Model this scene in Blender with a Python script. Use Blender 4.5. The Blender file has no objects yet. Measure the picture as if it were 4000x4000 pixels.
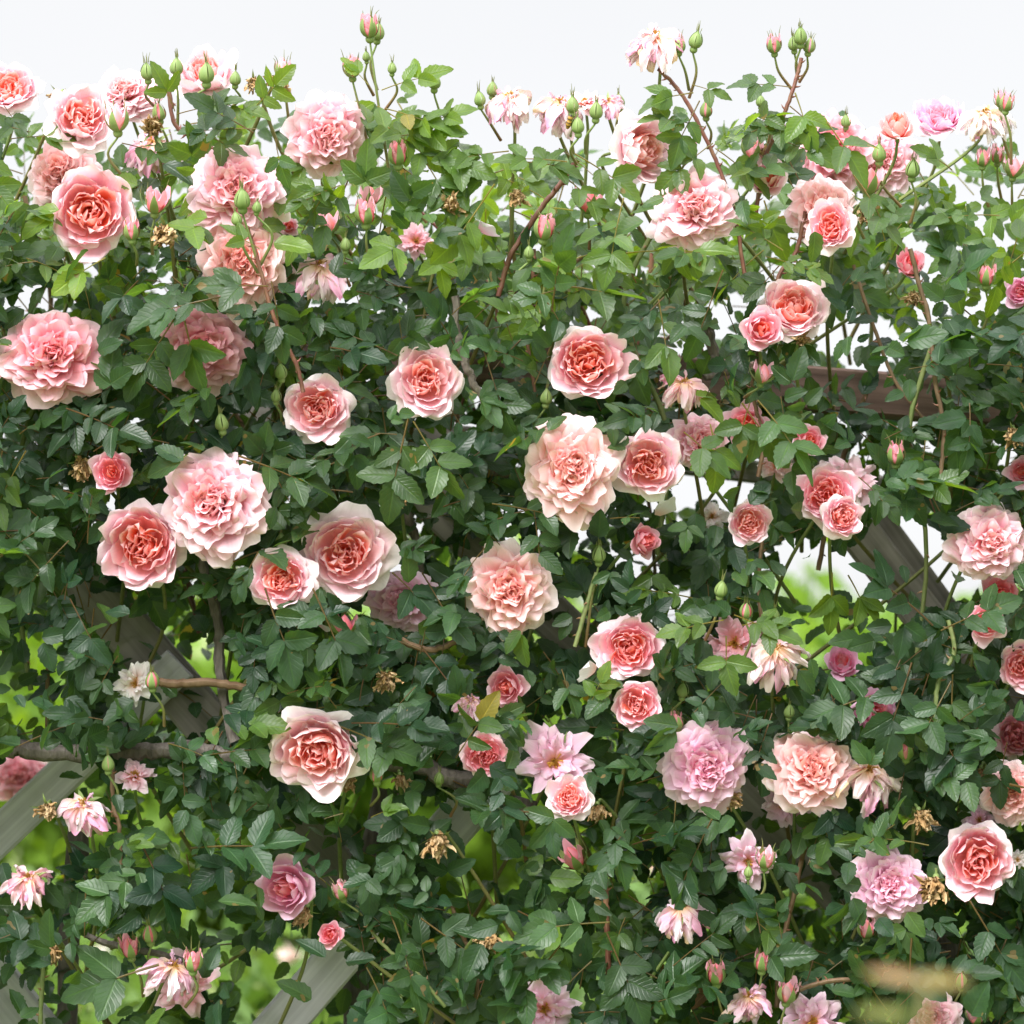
import bpy, math
import numpy as np
from mathutils import Vector, Matrix

scene = bpy.context.scene
COL = scene.collection
PI = math.pi
D2R = math.pi / 180.0


# ------------------------------------------------------------------ mesh collector (all quads)
class MB:
    def __init__(self):
        self.v, self.f, self.c, self.t, self.n = [], [], [], [], 0

    def grid(self, P, C, T=None):
        nv, nu = P.shape[:2]
        idx = np.arange(nv * nu).reshape(nv, nu) + self.n
        self.f.append(np.stack([idx[:-1, :-1], idx[:-1, 1:], idx[1:, 1:], idx[1:, :-1]], -1).reshape(-1, 4))
        self.v.append(P.reshape(-1, 3))
        C = np.broadcast_to(np.asarray(C, float), P.shape)
        self.c.append(C.reshape(-1, 3))
        self.t.append(np.zeros((nv * nu, 3)) if T is None else T.reshape(-1, 3))
        self.n += nv * nu

    def tube(self, pts, rad, cols, k=6):
        pts = np.asarray(pts, float)
        m = len(pts)
        rad = np.broadcast_to(np.asarray(rad, float), (m,))
        cols = np.asarray(cols, float)
        cols = np.broadcast_to(cols, (m, 3)) if cols.ndim == 1 else cols
        tan = np.gradient(pts, axis=0)
        tan /= np.linalg.norm(tan, axis=1, keepdims=True) + 1e-12
        ref = np.array([0.31, 0.23, 0.92]) if abs(tan[0] @ np.array([0.31, 0.23, 0.92])) < 0.9 else np.array([1.0, 0, 0])
        a = np.cross(tan, ref)
        a /= np.linalg.norm(a, axis=1, keepdims=True) + 1e-12
        b = np.cross(tan, a)
        th = np.linspace(0, 2 * PI, k + 1)
        P = pts[:, None] + rad[:, None, None] * (np.cos(th)[None, :, None] * a[:, None] + np.sin(th)[None, :, None] * b[:, None])
        T = np.zeros((m, k + 1, 3))
        T[..., 0] = th[None] / (2 * PI)
        T[..., 1] = (np.r_[0, np.cumsum(np.linalg.norm(np.diff(pts, axis=0), axis=1))])[:, None]
        self.grid(P, np.repeat(cols[:, None], k + 1, 1), T)

    def scale(self, s):
        self.v = [x * s for x in self.v]

    def transform(self, M):
        R = np.array(M.to_3x3())
        o = np.array(M.translation)
        self.v = [x @ R.T + o for x in self.v]

    def build(self, name, mat, parent=None):
        me = bpy.data.meshes.new(name)
        V = np.concatenate(self.v).astype(np.float32)
        F = np.concatenate(self.f).astype(np.int32)
        me.vertices.add(len(V))
        me.vertices.foreach_set('co', V.ravel())
        me.loops.add(F.size)
        me.loops.foreach_set('vertex_index', F.ravel())
        me.polygons.add(len(F))
        me.polygons.foreach_set('loop_start', np.arange(0, F.size, 4, dtype=np.int32))
        a = me.attributes.new('Col', 'FLOAT_COLOR', 'POINT')
        C = np.concatenate(self.c)
        a.data.foreach_set('color', np.c_[C, np.ones(len(C))].astype(np.float32).ravel())
        a = me.attributes.new('Leaf', 'FLOAT_VECTOR', 'POINT')
        a.data.foreach_set('vector', np.concatenate(self.t).astype(np.float32).ravel())
        me.update(calc_edges=True)
        me.polygons.foreach_set('use_smooth', np.ones(len(F), dtype=bool))
        me.materials.append(mat)
        o = bpy.data.objects.new(name, me)
        COL.objects.link(o)
        if parent is not None:
            o.parent = parent
        return o


def empty(name, M):
    o = bpy.data.objects.new(name, None)
    COL.objects.link(o)
    o.matrix_world = M
    o.empty_display_size = 0.02
    return o


def tag(o, label=None, cat=None, group=None, kind=None):
    if label:
        o['label'] = label
    if cat:
        o['category'] = cat
    if group:
        o['group'] = group
    if kind:
        o['kind'] = kind
    return o


def unit(v):
    v = np.asarray(v, float)
    return v / (np.linalg.norm(v) + 1e-12)


def bez(p, n=10):
    """smooth curve through the given points (Catmull-Rom)"""
    p = np.asarray(p, float)
    if len(p) == 2:
        return p[0] + (p[1] - p[0]) * np.linspace(0, 1, n)[:, None]
    q = np.vstack([2 * p[0] - p[1], p, 2 * p[-1] - p[-2]])
    out = []
    for i in range(1, len(q) - 2):
        t = np.linspace(0, 1, n, endpoint=(i == len(q) - 3))[:, None]
        a, b, c, d = q[i - 1], q[i], q[i + 1], q[i + 2]
        out.append(0.5 * (2 * b + (c - a) * t + (2 * a - 5 * b + 4 * c - d) * t ** 2 + (3 * b - a - 3 * c + d) * t ** 3))
    return np.vstack(out)


# ------------------------------------------------------------------ materials
def new_mat(name):
    m = bpy.data.materials.new(name)
    m.use_nodes = True
    nt = m.node_tree
    nt.nodes.clear()
    return m, nt, nt.nodes, nt.links


def attr(N, name):
    a = N.new('ShaderNodeAttribute')
    a.attribute_name = name
    return a


def math_(N, L, op, a, b=None, c=None):
    n = N.new('ShaderNodeMath')
    n.operation = op
    for i, x in enumerate((a, b, c)):
        if x is None:
            continue
        if isinstance(x, (int, float)):
            n.inputs[i].default_value = x
        else:
            L.new(x, n.inputs[i])
    return n.outputs[0]


def mixc(N, L, fac, a, b, mode='MIX'):
    n = N.new('ShaderNodeMix')
    n.data_type = 'RGBA'
    n.blend_type = mode
    for s, x in ((n.inputs['Factor'], fac), (n.inputs[6], a), (n.inputs[7], b)):
        if isinstance(x, (int, float)):
            s.default_value = x
        elif isinstance(x, tuple):
            s.default_value = (*x, 1)
        else:
            L.new(x, s)
    return n.outputs[2]


def petal_material(name, trans=0.33, rough=0.6, spec=0.18, bump=0.25):
    m, nt, N, L = new_mat(name)
    out = N.new('ShaderNodeOutputMaterial')
    col = attr(N, 'Col').outputs['Color']
    co = N.new('ShaderNodeTexCoord').outputs['Object']
    nz = N.new('ShaderNodeTexNoise')
    nz.inputs['Scale'].default_value = 90
    nz.inputs['Detail'].default_value = 3
    L.new(co, nz.inputs['Vector'])
    vm = N.new('ShaderNodeMapping')
    vm.inputs['Scale'].default_value = (7.0, .8, 3.0)
    L.new(attr(N, 'Leaf').outputs['Vector'], vm.inputs['Vector'])
    vn = N.new('ShaderNodeTexNoise')                      # fine veins running along each petal
    vn.inputs['Scale'].default_value = 1.6
    vn.inputs['Detail'].default_value = 3
    L.new(vm.outputs[0], vn.inputs['Vector'])
    both = math_(N, L, 'ADD', math_(N, L, 'MULTIPLY', vn.outputs['Fac'], 0.22), math_(N, L, 'MULTIPLY', nz.outputs['Fac'], 0.10))
    fac = math_(N, L, 'ADD', both, 0.85)
    cc = N.new('ShaderNodeVectorMath')
    cc.operation = 'SCALE'
    L.new(col, cc.inputs[0])
    L.new(fac, cc.inputs['Scale'])
    b = N.new('ShaderNodeBump')
    b.inputs['Strength'].default_value = bump
    b.inputs['Distance'].default_value = 0.004
    L.new(both, b.inputs['Height'])
    p = N.new('ShaderNodeBsdfPrincipled')
    p.inputs['Roughness'].default_value = rough
    p.inputs['Specular IOR Level'].default_value = spec
    L.new(cc.outputs[0], p.inputs['Base Color'])
    L.new(b.outputs[0], p.inputs['Normal'])
    t = N.new('ShaderNodeBsdfTranslucent')
    L.new(cc.outputs[0], t.inputs['Color'])
    mx = N.new('ShaderNodeMixShader')
    mx.inputs[0].default_value = trans
    L.new(p.outputs[0], mx.inputs[1])
    L.new(t.outputs[0], mx.inputs[2])
    L.new(mx.outputs[0], out.inputs[0])
    return m


def leaf_material():
    """Leaf attribute: x across -1..1, y along 0..1, z random"""
    m, nt, N, L = new_mat('rose_leaf')
    out = N.new('ShaderNodeOutputMaterial')
    col = attr(N, 'Col').outputs['Color']
    sep = N.new('ShaderNodeSeparateXYZ')
    L.new(attr(N, 'Leaf').outputs['Vector'], sep.inputs[0])
    u = math_(N, L, 'ABSOLUTE', sep.outputs[0])
    v = sep.outputs[1]
    mid = math_(N, L, 'SMOOTH_MIN', math_(N, L, 'MULTIPLY', u, 9.0), 1.0, 0.3)          # 0 on the midrib
    w = math_(N, L, 'MULTIPLY_ADD', u, -0.30, v)
    vein = math_(N, L, 'ABSOLUTE', math_(N, L, 'SINE', math_(N, L, 'MULTIPLY', w, 24.0)))
    vein = math_(N, L, 'SMOOTH_MIN', math_(N, L, 'MULTIPLY', vein, 2.2), 1.0, 0.4)      # 0 on side veins
    co = N.new('ShaderNodeTexCoord').outputs['Object']
    nz = N.new('ShaderNodeTexNoise')
    nz.inputs['Scale'].default_value = 55
    nz.inputs['Detail'].default_value = 3
    L.new(co, nz.inputs['Vector'])
    f = math_(N, L, 'MULTIPLY_ADD', nz.outputs['Fac'], 0.7, 0.65)
    cc = N.new('ShaderNodeVectorMath')
    cc.operation = 'SCALE'
    L.new(col, cc.inputs[0])
    L.new(f, cc.inputs['Scale'])
    light = mixc(N, L, 1.0, cc.outputs[0], (1.55, 1.5, 1.25), 'MULTIPLY')
    h = math_(N, L, 'MULTIPLY', mid, math_(N, L, 'MULTIPLY_ADD', vein, 0.35, 0.65))
    c1 = mixc(N, L, h, light, cc.outputs[0])
    sp = N.new('ShaderNodeTexNoise')                      # dry patches on some leaves
    sp.inputs['Scale'].default_value = 38
    L.new(co, sp.inputs['Vector'])
    spot = math_(N, L, 'GREATER_THAN', math_(N, L, 'ADD', sp.outputs['Fac'], math_(N, L, 'MULTIPLY', sep.outputs[2], .10)), .78)
    c1 = mixc(N, L, math_(N, L, 'MULTIPLY', spot, .7), c1, (.16, .11, .045))
    back = N.new('ShaderNodeNewGeometry').outputs['Backfacing']
    under = mixc(N, L, 1.0, c1, (1.5, 1.45, 1.6), 'MULTIPLY')
    c2 = mixc(N, L, back, c1, under)
    bp = N.new('ShaderNodeBump')
    bp.inputs['Strength'].default_value = 0.5
    bp.inputs['Distance'].default_value = 0.0012
    L.new(math_(N, L, 'ADD', h, math_(N, L, 'MULTIPLY', nz.outputs['Fac'], 0.6)), bp.inputs['Height'])
    p = N.new('ShaderNodeBsdfPrincipled')
    L.new(c2, p.inputs['Base Color'])
    L.new(bp.outputs[0], p.inputs['Normal'])
    L.new(math_(N, L, 'ADD', math_(N, L, 'MULTIPLY_ADD', back, 0.22, 0.30), math_(N, L, 'MULTIPLY', sep.outputs[2], 0.22)), p.inputs['Roughness'])
    p.inputs['Specular IOR Level'].default_value = 0.42
    t = N.new('ShaderNodeBsdfTranslucent')
    L.new(mixc(N, L, 1.0, c1, (5.2, 4.2, 0.8), 'MULTIPLY'), t.inputs['Color'])
    mx = N.new('ShaderNodeMixShader')
    mx.inputs[0].default_value = 0.36
    L.new(p.outputs[0], mx.inputs[1])
    L.new(t.outputs[0], mx.inputs[2])
    L.new(mx.outputs[0], out.inputs[0])
    return m


def stem_material(name, rough=0.55, bark=0.0):
    m, nt, N, L = new_mat(name)
    out = N.new('ShaderNodeOutputMaterial')
    col = attr(N, 'Col').outputs['Color']
    co = N.new('ShaderNodeTexCoord').outputs['Object']
    mp = N.new('ShaderNodeMapping')
    mp.inputs['Scale'].default_value = (220, 220, 60 if bark else 150)
    L.new(co, mp.inputs['Vector'])
    nz = N.new('ShaderNodeTexNoise')
    nz.inputs['Scale'].default_value = 1.0
    nz.inputs['Detail'].default_value = 5
    L.new(mp.outputs[0], nz.inputs['Vector'])
    f = math_(N, L, 'MULTIPLY_ADD', nz.outputs['Fac'], 1.6 if bark else 0.7, 0.25 if bark else 0.65)
    cc = N.new('ShaderNodeVectorMath')
    cc.operation = 'SCALE'
    L.new(col, cc.inputs[0])
    L.new(f, cc.inputs['Scale'])
    b = N.new('ShaderNodeBump')
    b.inputs['Strength'].default_value = 0.3 + 0.6 * bark
    b.inputs['Distance'].default_value = 0.001 + 0.003 * bark
    L.new(nz.outputs['Fac'], b.inputs['Height'])
    p = N.new('ShaderNodeBsdfPrincipled')
    p.inputs['Roughness'].default_value = rough
    L.new(cc.outputs[0], p.inputs['Base Color'])
    L.new(b.outputs[0], p.inputs['Normal'])
    L.new(p.outputs[0], out.inputs[0])
    return m


# ------------------------------------------------------------------ petals
def petal(mb, rng, phi, r0, z0, L, W, a0, a1, k=1.0, rc=0.6, roll=0.0, ruf=0.03, twist=0.0, cols=None, nu=9, nv=9, notch=0.05, base=0.25, taper=0.0, crum=0.0, fall=0.36, tipw=0.32):
    """one petal; angles in radians from the flower axis (0 = along it, pi/2 = flat out)"""
    s = np.linspace(0, 1, 25)
    ang = a0 + (a1 - a0) * s ** k
    ds = L / 24.0
    rho = r0 + np.concatenate([[0], np.cumsum((np.sin(ang[1:]) + np.sin(ang[:-1])) * 0.5 * ds)])
    zz = z0 + np.concatenate([[0], np.cumsum((np.cos(ang[1:]) + np.cos(ang[:-1])) * 0.5 * ds)])
    sv = np.linspace(0, 1, nv)[:, None]
    uu = np.linspace(-1, 1, nu)[None, :]
    se = sv - fall * np.abs(uu) ** 2.3 * sv ** 2.6 - notch * np.exp(-(uu / 0.35) ** 2) * sv ** 4 + 0 * uu
    ph = rng.rand(3) * 6.28
    se = np.clip(se + 0.035 * np.sin(uu * 4.2 + ph[2]) * sv ** 4, 0, 1)
    w = W * 0.5 * (base + (1 - base) * np.sin(np.minimum(sv * 1.25, 1.0) * PI / 2) ** 0.9) * (1 - tipw * (np.maximum(0, sv - 0.55) / 0.45) ** 2) * (1 - taper * sv)
    A = np.interp(se, s, ang)
    Rh = np.interp(se, s, rho)
    Z = np.interp(se, s, zz)
    th = uu * w / rc
    tx = rc * np.sin(th)
    inn = rc * (1 - np.cos(th))
    inn = inn + ruf * sv ** 2 * (np.sin(uu * 5.0 + ph[0]) * (0.3 + np.abs(uu)) + 0.6 * np.sin(sv * 7 + uu * 3 + ph[1]))
    inn = inn - roll * (0.55 * np.abs(uu) ** 3 * sv ** 2 + 1.0 * sv ** 6)
    if crum:
        inn = inn + crum * sv * (np.sin(sv * 9 + uu * 4 + ph[0]) + np.sin(uu * 8 - sv * 5 + ph[1])) * 0.5
        tx = tx + crum * 0.5 * np.sin(sv * 8 + ph[2])
    ct, st = math.cos(twist), math.sin(twist)
    x2 = tx * ct - inn * st
    n2 = tx * st + inn * ct
    PR = Rh - np.cos(A) * n2
    PZ = Z + np.sin(A) * n2
    cp, sp = math.cos(phi), math.sin(phi)
    P = np.stack([PR * cp - x2 * sp, PR * sp + x2 * cp, PZ], -1)
    cb, cm, ce = [np.asarray(c, float) for c in cols]
    q = np.clip(sv / 0.55, 0, 1)
    q = q * q * (3 - 2 * q)
    q2 = np.clip((sv - 0.45) / 0.55, 0, 1) ** 1.3
    edge = np.clip(np.maximum(q2, 0.55 * np.abs(uu) ** 4 * np.clip(sv * 2, 0, 1)), 0, 1)
    C = cb + (cm - cb) * (q + 0 * uu)[..., None]
    C = C + (ce - C) * edge[..., None]
    C = C * (1 + 0.05 * rng.randn())
    mb.grid(P, np.clip(C, 0, 0.95), np.stack([uu + 0 * sv, sv + 0 * uu, np.full((nv, nu), ph[0])], -1))


PAL = {  # outer edge, mid petal, heart, deep throat
    'P': ((.94, .76, .81), (.94, .52, .59), (.95, .44, .32), (.95, .29, .09)),
    'L': ((.93, .81, .83), (.92, .64, .69), (.94, .46, .33), (.94, .26, .09)),
    'A': ((.94, .75, .78), (.94, .55, .49), (.95, .40, .20), (.95, .27, .07)),
    'R': ((.94, .81, .84), (.94, .55, .62), (.95, .42, .25), (.95, .25, .06)),
    'K': ((.93, .62, .67), (.93, .44, .49), (.94, .38, .31), (.88, .16, .10)),
    'M': ((.89, .68, .79), (.88, .51, .67), (.90, .48, .50), (.90, .36, .24)),
    'D': ((.88, .58, .62), (.85, .41, .46), (.85, .38, .33), (.80, .22, .13)),
    'W': ((.93, .89, .88), (.92, .75, .78), (.93, .60, .52), (.90, .38, .20)),
}

PAL = {k: tuple((r, g ** (1.0 if k == 'W' else 1.15 if i < 2 else 1.28), b ** (1.0 if i < 2 else 1.1)) for i, (r, g, b) in enumerate(v)) for k, v in PAL.items()}


def lerp(a, b, t):
    return tuple(x + (y - x) * t for x, y in zip(a, b))


def fl_cup(rng, pal, guard=1.0, heart=0.5, shells=3):
    e, m, h, d = PAL[pal]
    w = lerp(e, PAL['W'][0], 0.55)
    o, c = MB(), MB()
    p0 = rng.rand() * 6.28
    n = 6
    for i in range(n):                                             # guard petals, laid back
        petal(o, rng, p0 + i * 2 * PI / n + rng.randn() * .16, .06, 0, (.98 + .10 * rng.rand()) * guard, 1.15 + .25 * rng.rand(), 62 * D2R, (84 + 13 * rng.randn()) * D2R, 1, 0.95, .06 + .06 * rng.rand(), .05, rng.randn() * .12, (m, lerp(m, w, .6), w), 8, 9)
    specs = [(6, 1.26, .98, -2, .80), (7, 1.13, .86, -12, .62), (8, .98, .72, -20, .5)][:shells]
    for j, (n, L, W, a1, rc) in enumerate(specs):
        p0 = rng.rand() * 6.28
        for i in range(n):
            t = j / 3.0
            petal(o, rng, p0 + i * 2 * PI / n + rng.randn() * .15, .06, .02 + .03 * j, L * (1 + .07 * rng.randn()), W * (1 + .12 * rng.randn()), 88 * D2R, (a1 + 10 * rng.randn()) * D2R, 1.05, rc, .07 - .015 * j, .035, rng.randn() * .10, (lerp(h, d, .2), lerp(m, h, t * .5), lerp(w, lerp(e, m, .4), (j + .6) / 3)), 8, 9)
    for i in range(7):                                             # tight core that closes the eye
        petal(c, rng, i * 2.4, .01, .03, .40 + .08 * rng.rand(), .42, (30 + 14 * rng.randn()) * D2R, (-35 + 20 * rng.randn()) * D2R, 1, .16, .03, .03, rng.randn() * .4, (d, d, h), 7, 7)
    N = 27
    nq = rng.randint(3, 6)
    p0 = rng.rand() * 6.28
    for i in range(N):                                             # quartered, folded heart
        t = (i + .5) / N
        r = heart * math.sqrt(t)
        f = i * 2.39996
        q = round((f - p0) / (2 * PI / nq)) * (2 * PI / nq) + p0
        f2 = q + ((f - q + PI) % (2 * PI) - PI) * .62
        L = .40 + .10 * rng.rand() + .10 * t
        petal(c, rng, f2, r * .85, .22 + .05 * rng.rand(), L, .38 + .26 * t, (14 + 20 * t) * D2R, (-32 + 16 * rng.randn()) * D2R, 1, .12 + .17 * t, .05, .03, rng.randn() * .45, (lerp(d, h, .25), h, lerp(lerp(h, m, .35), e, .2 + .5 * t)), 8, 8)
    return o, c


def fl_pompom(rng, pal, n=120, flat=1.0):
    e, m, h, d = PAL[pal]
    w = lerp(e, PAL['W'][0], 0.4)
    o, c = MB(), MB()
    k1, k2 = rng.rand(2) * 6.28
    for i in range(n):
        t = (i + .5) / n
        mb = c if t < .42 else o
        f = i * 2.39996 + rng.randn() * .35
        lob = 1 + .08 * math.sin(2 * f + k1) * t + .05 * math.sin(3 * f + k2)     # uneven, lobed mass
        L = (.34 + .60 * t ** .75 + .05 * rng.randn()) * lob
        W = .38 + .42 * t + .07 * rng.randn()
        a0 = (10 + 64 * t ** .85 + 9 * rng.randn()) * D2R
        a1 = (-46 + 150 * t ** 1.0 * flat + 16 * rng.randn()) * D2R
        cm = lerp(h, m, min(1, t * 1.5))
        petal(mb, rng, f, .03 + .13 * t, .46 * (1 - t) ** 1.1, L, W, a0, a1, 1, .20 + .62 * t ** 1.4, .03 + .05 * rng.rand(), .05, rng.randn() * (.5 - .3 * t), (lerp(d, h, .3 + .6 * t), cm, lerp(lerp(cm, e, .6), w, t * t)), 9, 8, notch=.02 + .03 * rng.rand(), fall=.30)
    p0 = rng.rand() * 6.28
    for i in range(7):
        petal(o, rng, p0 + i * 2 * PI / 7 + rng.randn() * .2, .08, -.02, .98 + .06 * rng.randn(), 1.05, 70 * D2R, (98 + 12 * rng.randn()) * D2R, 1, .9, .06, .05, rng.randn() * .1, (m, lerp(m, w, .5), w), 9, 9, fall=.34)
    return o, c


def fl_half(rng, pal, op=0.5):
    e, m, h, d = PAL[pal]
    o, c = MB(), MB()
    p0 = rng.rand() * 6.28
    for j, (n, L, W, a0, a1, rc) in enumerate([(4, 1.20, 1.15, 76, 6 + 44 * op, .80), (4, 1.32, 1.15, 80, -26 + 14 * op, .66), (5, 1.25, .95, 74, -32 + 8 * op, .52), (5, 1.18, .75, 60, -28, .38)]):
        for i in range(n):
            t = j / 3
            petal(o if j < 2 else c, rng, p0 + (i + .5 * j) * 2 * PI / n + rng.randn() * .15, .05, .03 * j, L * (1 + .05 * rng.randn()), W, a0 * D2R, (a1 + 7 * rng.randn()) * D2R, 1.0, rc, .09 if j < 2 else .03, .03, rng.randn() * .1, (lerp(h, m, .4), lerp(m, h, t * .35), lerp(e, m, t * .7)), 8, 9)
    for i in range(9):
        t = (i + .5) / 9
        petal(c, rng, i * 2.4, .05 + .2 * t, .3, .95 - .1 * t, .30 + .25 * t, (4 + 16 * t) * D2R, (-22 + 10 * rng.randn()) * D2R, 1, .12 + .14 * t, .03, .03, rng.randn() * .5, (d, lerp(d, h, .5), lerp(h, m, .3)), 6, 7)
    return o, c


def stamens(mb, rng, n=36, L=.24, z0=.03, spread=55, col=((.75, .52, .12), (.55, .27, .05))):
    for i in range(n):
        f = rng.rand() * 6.28
        a = abs(rng.randn()) * spread * D2R * .6
        l = L * (.6 + .6 * rng.rand())
        d = np.array([math.sin(a) * math.cos(f), math.sin(a) * math.sin(f), math.cos(a)])
        p = np.array([0, 0, z0]) + d[None] * np.linspace(0, l, 4)[:, None]
        p[:, :2] += rng.randn(2) * .012 + np.array([0, -.02])[None] * np.linspace(0, 1, 4)[:, None] ** 2
        mb.tube(p, [.009, .008, .012, .022], [col[0], col[0], col[0], lerp(col[0], col[1], rng.rand())], 4)


def fl_loose(rng, pal, n=26):
    e, m, h, d = PAL[pal]
    w = lerp(e, PAL['W'][0], .5)
    o, c = MB(), MB()
    for i in range(n):
        t = (i + .5) / n
        petal(o, rng, i * 2.39996 + rng.randn() * .35, .05 + .05 * t, .16 * (1 - t), .50 + .50 * t + .08 * rng.randn(), .30 + .30 * t + .05 * rng.randn(), (40 + 40 * t) * D2R, (38 + 58 * t + 18 * rng.randn()) * D2R, 1, .35 + .3 * t, .02 + .05 * rng.rand(), .06, rng.randn() * .4, (lerp(h, (.85, .62, .3), .5), lerp(m, e, .35 + .3 * t), lerp(e, w, t)), 7, 8, notch=.08)
    stamens(c, rng, 44, .30, .10)
    return o, c


def fl_droop(rng, pal, n=30):
    """spent bloom: the petals fall back over the calyx, the stamens show on top"""
    e, m, h, d = PAL[pal]
    w = PAL['W'][0]
    o, c = MB(), MB()
    for i in range(n):
        f = -PI / 2 + rng.randn() * 1.15
        L = .70 + .70 * rng.rand()
        r = rng.rand()
        mid = lerp(m, w, .10 + .5 * rng.rand())
        tip = (.66, .48, .26) if r < .15 else ((.82, .36, .58) if r < .40 else lerp(mid, w, .5))
        petal(o, rng, f, .06, .02 + .20 * rng.rand(), L, .34 + .34 * rng.rand(), (45 + 35 * rng.rand()) * D2R, (160 + 20 * rng.randn()) * D2R, .5, .14 + .16 * rng.rand(), .03, .06, rng.randn() * .5, ((.86, .62, .34), mid, tip), 8, 9, taper=.05, crum=.07)
    for i in range(6):
        petal(o, rng, rng.rand() * 6.28, .05, .05, .3 + .35 * rng.rand(), .22, 20 * D2R, (50 + 50 * rng.rand()) * D2R, 1, .12, .02, .06, rng.randn(), ((.84, .60, .28), m, e), 6, 7, crum=.08)
    stamens(c, rng, 46, .30, .04, 70, ((.72, .46, .11), (.42, .22, .05)))
    return o, c


def fl_dry(rng, n=52):
    """dead head: a hanging bundle of shrivelled petals"""
    o = MB()
    pale, tan, dark = (.66, .50, .30), (.44, .27, .12), (.18, .095, .04)
    for i in range(n):
        f = rng.rand() * 6.28
        c1 = lerp(dark, tan, rng.rand())
        c2 = lerp(tan, pale, rng.rand() ** 1.2)
        petal(o, rng, f, .02 + .16 * rng.rand(), .25 * rng.rand(), .55 + .85 * rng.rand(), .20 + .22 * rng.rand(), (5 + 60 * rng.rand()) * D2R, (-15 + 45 * rng.randn()) * D2R, .8, .08 + .08 * rng.rand(), .02, .08, rng.randn() * 1.0, (c1, lerp(c1, c2, .6), c2), 6, 9, taper=.2, crum=.13)
    for i in range(16):
        petal(o, rng, rng.rand() * 6.28, .08, .1, .35 + .3 * rng.rand(), .18, 40 * D2R, (60 + 50 * rng.rand()) * D2R, 1, .08, 0, .08, rng.randn(), (dark, tan, lerp(tan, pale, rng.rand())), 5, 6, crum=.12)
    return o


GREEN, GPALE, GRED = (.13, .22, .055), (.28, .36, .13), (.22, .07, .045)


def sepal(mb, rng, phi, r0, z0, L, W, a0, a1, k=1, rc=.2, col=GREEN, tipcol=None):
    nv, nu = 9, 5
    s = np.linspace(0, 1, 25)
    ang = a0 + (a1 - a0) * s ** k
    ds = L / 24
    rho = r0 + np.r_[0, np.cumsum(np.sin(ang[:-1]) * ds)]
    zz = z0 + np.r_[0, np.cumsum(np.cos(ang[:-1]) * ds)]
    sv = np.linspace(0, 1, nv)[:, None]
    uu = np.linspace(-1, 1, nu)[None]
    w = W * .5 * (np.sin(np.clip(.18 + sv * .9, 0, 1) * PI) ** .8 * (1 - sv) ** .35 + .05)
    A, R, Z = np.interp(sv, s, ang), np.interp(sv, s, rho), np.interp(sv, s, zz)
    th = uu * w / rc
    tx, inn = rc * np.sin(th), rc * (1 - np.cos(th))
    PR, PZ = R - np.cos(A) * inn, Z + np.sin(A) * inn
    P = np.stack([PR * math.cos(phi) - tx * math.sin(phi), PR * math.sin(phi) + tx * math.cos(phi), PZ + 0 * uu], -1)
    tc = np.asarray(tipcol or lerp(col, GPALE, .5))
    C = np.asarray(col) + (tc - np.asarray(col)) * np.maximum(sv, .6 * np.abs(uu) ** 3)[..., None]
    mb.grid(P, C)


def revolve(mb, prof, cols, k=12):
    prof = np.asarray(prof, float)
    th = np.linspace(0, 2 * PI, k + 1)
    P = np.stack([prof[:, 1:2] * np.cos(th), prof[:, 1:2] * np.sin(th), prof[:, 0:1] + 0 * th], -1)
    cols = np.asarray(cols, float)
    if cols.ndim == 1:
        cols = np.tile(cols, (len(prof), 1))
    mb.grid(P, np.repeat(cols[:, None], k + 1, 1))


def fl_calyx(rng, hip=.13, L=.62, ang=100, col=GREEN, spread=12):
    o = MB()
    revolve(o, [(-.34, .05), (-.32, hip * .75), (-.22, hip), (-.10, hip * .95), (-.03, hip * .8), (.01, hip * .5)], [lerp(col, GPALE, .3)] * 6)
    p0 = rng.rand() * 6.28
    for i in range(5):
        sepal(o, rng, p0 + i * 2 * PI / 5, hip * .55, -.03, L * (1 + .15 * rng.randn()), .26, 55 * D2R, (ang + spread * rng.randn()) * D2R, .8, .16, col)
    return o


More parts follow.
